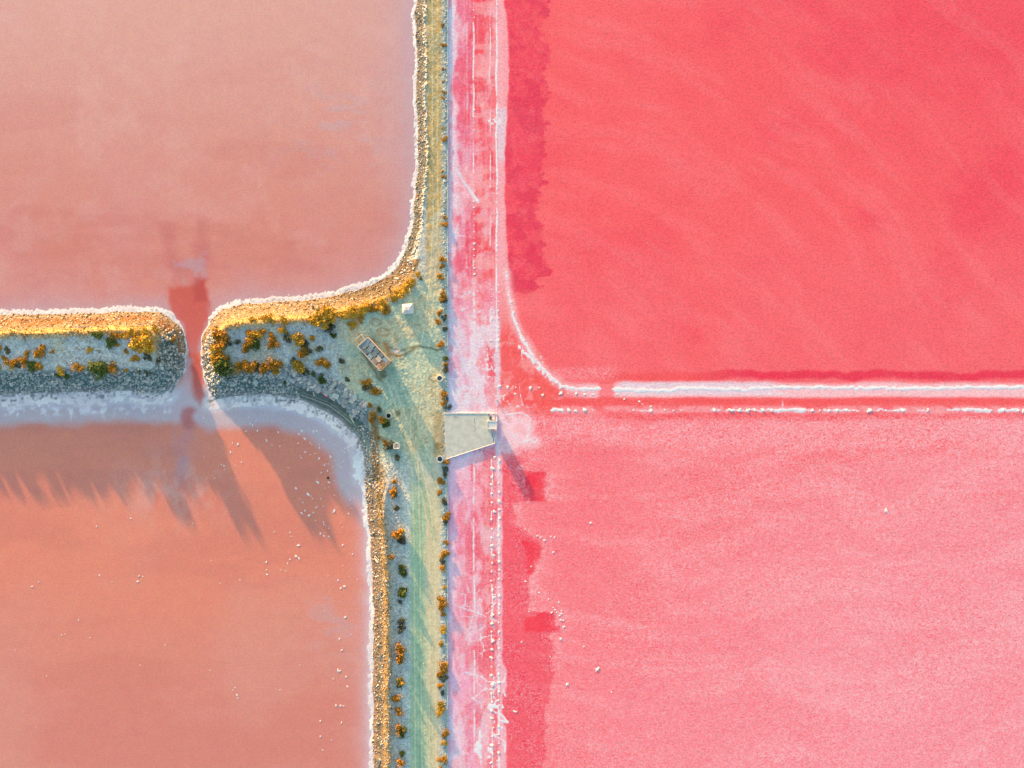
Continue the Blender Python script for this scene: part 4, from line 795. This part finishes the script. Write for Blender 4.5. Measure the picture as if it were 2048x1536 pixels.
STRIP = [(746, 829, 6, 'o'), (745, 841, 5.5, 'o'), (765, 843, 7, 'o'), (776, 848, 7.5, 'g'), (760, 817, 6, 'd'), (770, 886, 6, 'o'), (781, 893, 9, 'd'), (795, 914, 6.5, 'd'), (760, 874, 4, 'o'), (792, 962, 4.8, 'o'), (789, 983, 7.5, 'o'), (792, 990, 6, 'd'), (794, 1015, 6, 'd'), (799, 1063, 11, 'o'), (803, 1076, 10, 'd'), (785, 1110, 5.6, 'o'), (806, 1130, 6.5, 'g'), (807, 1142, 6.5, 'g'), (807, 1176, 6.5, 'g'), (807, 1186, 7.5, 'g'), (803, 1200, 4.5, 'd'), (807, 1240, 9, 'd'), (805, 1254, 8, 'd'), (802, 1290, 9.5, 'o'), (799, 1309, 10, 'o'), (803, 1357, 7.5, 'y'), (800, 1366, 5, 'd'), (795, 1390, 8, 'o'), (801, 1417, 7, 'o'), (802, 1450, 9, 'o'), (805, 1458, 9, 'g'), (805, 1502, 5.5, 'g'), (803, 1516, 7.5, 'o')]
ISLE = [(-20, 728, 11, 'o'), (-62, 733, 12, 'g'), (-98, 730, 10, 'o'), (-135, 736, 12, 'o'), (14, 700, 10, 'o'), (35, 703, 7, 'd'), (73, 710, 6, 'o'), (93, 704, 12, 'o'), (121, 705, 4, 'o'), (28, 717, 5, 'o'), (40, 727, 10, 'o'), (65, 726, 9.5, 'o'), (80, 735, 10, 'g'), (92, 735, 8.5, 'o'), (9, 735, 8, 'y'), (52, 731, 7, 'd'), (196, 701, 5, 'y'), (236, 688, 10, 'g'), (248, 691, 5, 'o'), (214, 673, 9, 'g'), (242, 672, 5.5, 'o'), (256, 673, 8, 'o'), (272, 672, 7, 'y'), (284, 668, 8, 'y'), (300, 688, 15, 'y'), (312, 694, 12, 'y'), (305, 668, 8, 'y'), (282, 696, 9, 'y'), (268, 704, 4.5, 'o'), (284, 719, 7, 'o'), (138, 741, 8, 'y'), (128, 749, 8, 'g'), (143, 752, 6, 'g'), (170, 736, 9.5, 'o'), (210, 735, 17, 'g'), (228, 738, 9, 'd'), (240, 736, 9.5, 'o'), (264, 739, 4.5, 'y'), (307, 744, 6.5, 'd'), (328, 722, 7, 'd'), (309, 715, 8, 'd'), (349, 679, 6, 'o'), (322, 662, 7, 'y'), (288, 742, 5, 'd')]
BANK = [(452, 679, 17, 'o'), (466, 687, 10, 'd'), (443, 708, 13, 'y'), (452, 722, 14, 'o'), (455, 733, 17, 'g'), (440, 728, 9, 'y'), (485, 687, 6, 'd'), (507, 681, 12, 'o'), (505, 697, 11, 'o'), (518, 690, 9, 'g'), (525, 673, 9, 'y'), (538, 668, 7, 'o'), (551, 680, 8.5, 'o'), (558, 691, 9.5, 'o'), (582, 677, 9, 'd'), (576, 664, 7, 'y'), (606, 681, 11, 'y'), (618, 690, 8, 'd'), (632, 680, 6, 'y'), (608, 706, 11, 'o'), (622, 705, 9, 'd'), (490, 735, 11, 'o'), (506, 731, 13, 'o'), (524, 734, 9, 'd'), (546, 732, 13, 'o'), (563, 736, 12, 'o'), (593, 723, 6, 'd'), (601, 737, 12, 'y'), (614, 742, 8, 'd'), (627, 749, 6, 'g'), (646, 698, 7, 'd'), (649, 727, 9, 'o'), (662, 731, 6, 'o'), (687, 723, 6.5, 'd'), (573, 765, 5, 'g'), (645, 760, 8, 'g'), (652, 637, 17, 'y'), (668, 634, 14, 'y'), (640, 646, 11, 'y'), (664, 655, 11, 'd'), (672, 673, 6, 'g'), (550, 641, 8, 'y'), (517, 643, 6, 'y'), (579, 645, 7, 'y'), (535, 640, 6, 'y')]
JUNC = [(709, 651, 7.5, 'y'), (717, 627, 10, 'y'), (704, 625, 9, 'y'), (692, 634, 8, 'y'), (735, 618, 11, 'y'), (749, 619, 8, 'o'), (766, 612, 11, 'y'), (775, 621, 8, 'o'), (790, 598, 7, 'y'), (805, 586, 10, 'y'), (817, 577, 10, 'y'), (827, 569, 9, 'y'), (836, 552, 5.5, 'y'), (797, 590, 8, 'y'), (735, 765, 9, 'o'), (737, 775, 10, 'd'), (752, 783, 9, 'o'), (741, 812, 5, 'o'), (698, 759, 5, 'd'), (729, 638, 7, 'o'), (844, 560, 3, 'o')]
KIND = {'y': 'golden yellow', 'o': 'orange tipped', 'g': 'dark green', 'd': 'shade toned'}  # shade toned shrubs stand for shaded areas of the clumps
ORD = ['first', 'second', 'third', 'fourth', 'fifth', 'sixth', 'seventh', 'eighth', 'ninth', 'tenth', 'eleventh', 'twelfth', 'thirteenth', 'fourteenth', 'fifteenth', 'sixteenth', 'seventeenth', 'eighteenth', 'nineteenth', 'twentieth']
def sizeword(r): return 'tiny' if r < 3.6 else 'small' if r < 6.1 else 'rounded' if r < 9.1 else 'large' if r < 13.5 else 'broad'
MASTER = {}
def shrubs(rows, key, place, group, tall=1.0):
    seen = {}; tot = {}
    for x, y, r, k in rows: tot[(sizeword(r), k)] = tot.get((sizeword(r), k), 0) + 1
    for x, y, r, k in sorted(rows, key=key):
        q = (sizeword(r), k); seen[q] = seen.get(q, 0) + 1
        one = '' if tot[q] == 1 else ORD[seen[q] - 1] + ' '
        lab = (one + q[0] + ' ' + KIND[k] + ' shrub ' + (place[0] if tot[q] > 1 else '') + place[1]).replace('  ', ' ')
        if k not in MASTER:
            t = empty('shrub', (0, 0, 0)); link('foliage', FOL[k][0], t); link('stems', STEM[0], t); MASTER[k] = t
        else:
            src = MASTER[k]; t = src.copy(); COL.objects.link(t)
            for c in src.children:
                d = c.copy(); COL.objects.link(d); d.parent = t
                d.data = rnd.choice(FOL[k]) if c.name.startswith('foliage') else rnd.choice(STEM)
        xx = min(x, 894.5); t.location = W(x, y, (th(xx, y) if x < 895 else .85) - .08); t.rotation_euler = (0, 0, rnd.uniform(0, 6.3)); rr = r * S * (1.25 if k == 'd' else 1.55)
        t.scale = (rr * rnd.uniform(.9, 1.15), rr * rnd.uniform(.9, 1.15), rr * rnd.uniform(.75, 1.05) * tall * (1.5 if (r >= 15 and k == 'y' and x < 400) else 1)); tag(t, lab, 'shrub', group)
yk = lambda t: t[1]; xk = lambda t: t[0]
shrubs(WALLN, yk, ('from the top ', 'along the wall beside the northern track'), 'shrubs along the concrete wall', .45)
shrubs(WALLM, yk, ('from the top ', 'along the wall just above the concrete platform'), 'shrubs along the concrete wall', .45)
shrubs(WALLS, yk, ('down ', 'along the wall below the concrete platform'), 'shrubs along the concrete wall', .4)
shrubs(STRIP, yk, ('from the top ', 'between stony shore and green southern track'), 'shrubs beside the southern track')
shrubs(ISLE, xk, ('from the left ', 'on the left island bank'), 'shrubs on the left island', .43)
shrubs(BANK, xk, ('from the left ', 'on the bank right of the channel'), 'shrubs on the bank right of the channel', .68)
shrubs(JUNC, xk, ('from the left ', 'around the shed yard'), 'shrubs around the shed yard', .55)

# ------------------------------------------------------------------ salt lumps on the old stakes of the right pond
def lump_mesh(seed, mat, flat):
    r = random.Random(seed); bm = bmesh.new()
    for k in range(4):
        a = r.uniform(0, 6.28); d = 0 if k == 0 else r.uniform(.25, .45); q = .42 if k == 0 else r.uniform(.16, .32)
        g = bmesh.ops.create_icosphere(bm, subdivisions=1, radius=q, matrix=Matrix.Translation((d * math.cos(a), d * math.sin(a), 0)))
        for v in g['verts']: v.co += Vector((r.uniform(-.07, .07), r.uniform(-.07, .07), r.uniform(-.05, .08))); v.co.z *= flat
    me = bpy.data.meshes.new('salt_lump'); bm.to_mesh(me); bm.free(); me.materials.append(mat); return me
LUMP = [lump_mesh(k, M_SALTL, .7) for k in range(6)]; FLECK = [lump_mesh(40 + k, M_FOAM, .4) for k in range(6)]
def row(pts, lab, grp, jit=.8):
    pts = list(pts); ax = 0 if max(p[0] for p in pts) - min(p[0] for p in pts) > max(p[1] for p in pts) - min(p[1] for p in pts) else 1
    pts.sort(key=lambda p: p[ax])
    for k, (x, y, r) in enumerate(pts):
        o = link('salt_lump', rnd.choice(LUMP)); q = r * 2 * S * rnd.uniform(.6, 1.1); o.location = W(x + rnd.uniform(-jit, jit), y + rnd.uniform(-jit, jit), ZR + .03 * q); o.scale = (q * rnd.uniform(.8, 1.2), q * rnd.uniform(.8, 1.25), .28 * q); o.rotation_euler = (0, 0, rnd.uniform(0, 6))
        tag(o, lab if len(pts) == 1 else nth(k) + (' from left, ', ' from top, ')[ax] + lab, 'salt lump', grp)
row([(948, 12 + 13.2 * k, rnd.uniform(1, 1.9)) for k in range(20)] + [(949, 405 + 12 * k, rnd.uniform(1.2, 2.2)) for k in range(13)], 'small salt lump in the left row of the northern salt margin', 'salt lumps in rows on the northern margin')
row([(994, 5 + 9.4 * k, rnd.uniform(.9, 1.9)) for k in range(58)], 'salt bead in the straight edge row of the northern margin', 'salt lumps in rows on the northern margin', .6)
row([(983, y, rnd.uniform(1.6, 2.4)) for y in (580, 594, 607, 621, 638, 652, 668, 682)] + [(997, y, rnd.uniform(1.6, 2.4)) for y in (572, 586, 604, 622, 637, 655, 662, 671, 680, 692, 702)], 'white salt lump in paired rows north of the platform', 'salt lumps in the paired rows')
cv = [(1013, 545), (1015, 575), (1018, 592), (1023, 604), (1028, 625), (1034, 650), (1037, 663), (1042, 672), (1049, 681), (1055, 692), (1063, 708), (1072, 720), (1080, 731), (1087, 739), (1096, 748), (1104, 757), (1113, 765), (1122, 771)]
row([(x, y, rnd.uniform(1.4, 2.4)) for x, y in cv], 'white salt lump on the curving ridge at the pond corner', 'salt lumps on the curving ridge')
row([(x, y, r) for x, y, r in ((1000, 772, 3.4), (1016, 773, 3), (1032, 774, 2.5), (1062, 774, 3.8), (1078, 775, 2), (1121, 787, 3.4), (1135, 787, 1.8), (1152, 787.5, 4), (1168, 788, 3), (1184, 788, 2.8), (1233, 788, 3.2), (1247, 798, 2.6), (1276, 803, 2.8), (1284, 808, 1.6), (1300, 812, 2.4), (1085, 790, 2.6), (1030, 788, 2.6))], 'white salt lump in the broken row near the pond corner', 'salt lumps of the broken upper row')
row([(x, 820.5, r) for x, r in ((1104, 3.2), (1118, 3.2), (1124, 2.6), (1137, 3.4), (1151, 3.8), (1169, 4.2), (1184, 2.2), (1266, 2.4), (1300, 5), (1328, 2), (1344, 2.4), (1361, 2), (1427, 4.6), (1460, 4.8), (1476, 4.8), (1492, 4.8), (1508, 3.4), (1524, 4), (1541, 3.6), (1621, 4.2), (1636, 3.4), (1655, 3.4), (1671, 3.4), (1688, 2.8), (1704, 2.8), (1736, 4.2), (1754, 2.2), (1786, 3.6), (1802, 3.2), (1851, 3.4), (1925, 3), (1976, 3.4), (2000, 3), (2030, 3), (2042, 4))], 'white salt lump in the long row across the eastern pond', 'salt lumps of the long lower row', .5)
row([(984 + (3 if k % 5 == 0 else 0), 935 + 17.2 * k, rnd.uniform(2.4, 4.2)) for k in range(35)], 'white salt lump in the inner row of the southern salt margin', 'salt lumps in rows on the southern margin', 1.2)
row([(998, 932 + 17.2 * k, rnd.uniform(1.8, 3.2)) for k in range(35)], 'white salt lump in the outer row of the southern salt margin', 'salt lumps in rows on the southern margin', 1.2)
row([(989, 914, 3.6), (1000, 921, 4.2), (984, 935, 3.6), (998, 935, 3.6)], 'round white salt lump just below the platform tip', 'salt lumps below the platform')
row([(1768, 1020, 3.2)], 'biggest lone white salt lump on the southeastern pond', 'lone salt lumps on the southeastern pond'); row([(1179, 1044, 3.)], 'lone white salt lump right of the vivid red square patch', 'lone salt lumps on the southeastern pond'); row([(1194, 1335, 3.6), (1221, 1381, 2.2), (1134, 1364, 3.2), (1043, 1281, 3), (1031, 1420, 3), (1100, 1310, 2)], 'lone white salt lump low on the southeastern pond', 'lone salt lumps on the southeastern pond')
row([(1075, 1070, 2.2), (1081, 1073, 2), (1089, 1079, 2.6), (1101, 1071, 2), (1108, 1073, 2), (1106, 1102, 2.4), (1078, 1182, 1.8), (1097, 1196, 1.8), (1116, 1202, 2.4), (1105, 1213, 2), (1109, 1217, 2.6), (1113, 1221, 2.2), (1122, 1219, 2), (1119, 1229, 2.4), (1123, 1224, 2.4), (1121, 1237, 2.6), (1126, 1238, 2.4), (1127, 1251, 2.6), (1121, 1275, 3), (1168, 1290, 2.2), (1050, 1056, 2.2), (1062, 1131, 2), (1051, 1160, 2), (1058, 1220, 1.8), (1102, 1222, 2)], 'salt crumb beside the dark red southeastern margin', 'salt crumbs beside the dark margin')
# ------------------------------------------------------------------ salt flecks afloat on the left ponds
FL = [(592, 975), (0, 0)]
pts = [(407, 835, 4), (497, 835, 3), (512, 842, 3), (500, 847, 4), (505, 850, 4), (566, 837, 3), (492, 862, 4), (515, 861, 5), (556, 864, 4), (603, 862, 5), (627, 863, 6), (633, 862, 5), (598, 868, 4), (609, 877, 6), (533, 881, 5), (544, 890, 3), (560, 892, 3), (597, 886, 4), (620, 885, 4), (639, 895, 4), (648, 879, 3), (465, 886, 3), (476, 888, 5), (461, 905, 6), (611, 904, 4), (602, 915, 4), (638, 917, 6), (661, 913, 6), (630, 907, 3), (649, 930, 4), (443, 929, 3), (448, 932, 4), (449, 938, 3), (483, 924, 3), (470, 930, 2.5), (642, 945, 4), (655, 941, 4), (658, 965, 6), (635, 964, 6), (668, 961, 4), (592, 977, 7), (616, 989, 6), (622, 992, 4), (606, 1005, 4), (625, 997, 3), (632, 1015, 4), (610, 1021, 4), (603, 1026, 5), (619, 1031, 6), (627, 1025, 4), (668, 1022, 6), (697, 1027, 4), (647, 1044, 4), (648, 1049, 4), (641, 1067, 4), (648, 1072, 4), (658, 1073, 4), (549, 1064, 4), (580, 1065, 3), (583, 1073, 3), (597, 1091, 6), (686, 1090, 4), (429, 956, 3), (262, 1037, 4), (193, 1053, 4), (386, 1046, 3), (278, 1152, 4), (286, 1153, 3), (275, 1163, 5), (199, 1151, 4), (78, 1164, 4), (64, 1173, 4), (224, 1164, 3), (123, 1270, 4), (130, 1268, 3), (157, 1240, 3), (180, 1275, 3), (93, 1352, 3), (592, 1113, 6), (598, 1117, 6), (580, 1119, 5), (533, 1124, 4), (575, 1127, 4), (533, 1140, 3), (534, 1149, 4), (572, 1142, 3), (562, 1140, 3), (423, 1121, 2.5), (440, 1166, 2.5), (480, 1160, 2.5), (676, 1161, 5), (689, 1173, 5), (682, 1176, 4), (705, 1108, 4), (691, 1234, 5), (679, 1278, 4), (702, 1269, 3), (684, 1300, 4), (679, 1342, 5), (676, 1340, 6), (695, 1373, 5), (667, 1358, 3), (692, 1353, 4), (683, 1445, 4), (466, 1380, 3), (474, 1390, 4), (476, 1396, 3), (470, 1375, 3), (641, 1472, 4), (640, 1442, 4), (672, 1411, 7), (687, 1412, 4), (663, 1480, 3), (645, 1500, 3), (681, 1411, 4), (30, 1300, 2.5), (280, 1330, 2.5), (330, 1290, 2.5), (420, 1340, 2.5), (560, 1380, 2.5), (600, 1330, 3)]
for k in range(64):
    a, b = rnd.gauss(670, 42), rnd.gauss(945, 55)
    if a < 712 and b > 850: pts.append((a, b, rnd.uniform(1.4, 2.8)))
for k in range(26): pts.append((rnd.uniform(640, 730), rnd.uniform(1050, 1250), rnd.uniform(1.2, 2.4)))
ZN = lambda x, y: ('in the sunlit strip below the channel mouth' if x < 540 and y < 960 else 'in the shade under the shore bend' if y < 900 else 'in the dense patch beside the shore bend' if y < 1000 else 'where the shade ends near the shore' if y < 1090 else 'in the middle right of the pond' if x > 500 and y < 1180 else 'near the lower left shore' if x > 600 else 'low in the open left pond') if x > 400 else 'in the open water far left'
GN = lambda x, y: 'salt flecks ' + ZN(x, y)
tot = {}
for x, y, r in pts: tot[ZN(x, y)] = tot.get(ZN(x, y), 0) + 1
sn = {}
for x, y, r in sorted(pts, key=lambda p: p[0]):
    o = link('salt_fleck', rnd.choice(FLECK)); q = r * S * 1.05; o.location = W(x, y, .02); o.scale = (q * rnd.uniform(.45, .9), q * rnd.uniform(.8, 1.5), q * .35); o.rotation_euler = (0, 0, rnd.gauss(.3, .7))
    zn = ZN(x, y); j = sn[zn] = sn.get(zn, -1) + 1
    tag(o, nth(j) + ' white salt fleck from the left ' + zn, 'salt fleck', GN(x, y))
o = link('dark_stone', ST[0][0]); o.data = ST[0][0].copy(); o.data.materials.clear(); o.data.materials.append(M_DARK); o.location = W(656, 955.5, .08); o.scale = (.5, .6, .5); tag(o, 'dark stone breaking the water among the white flecks of the lower left pond', 'stone')
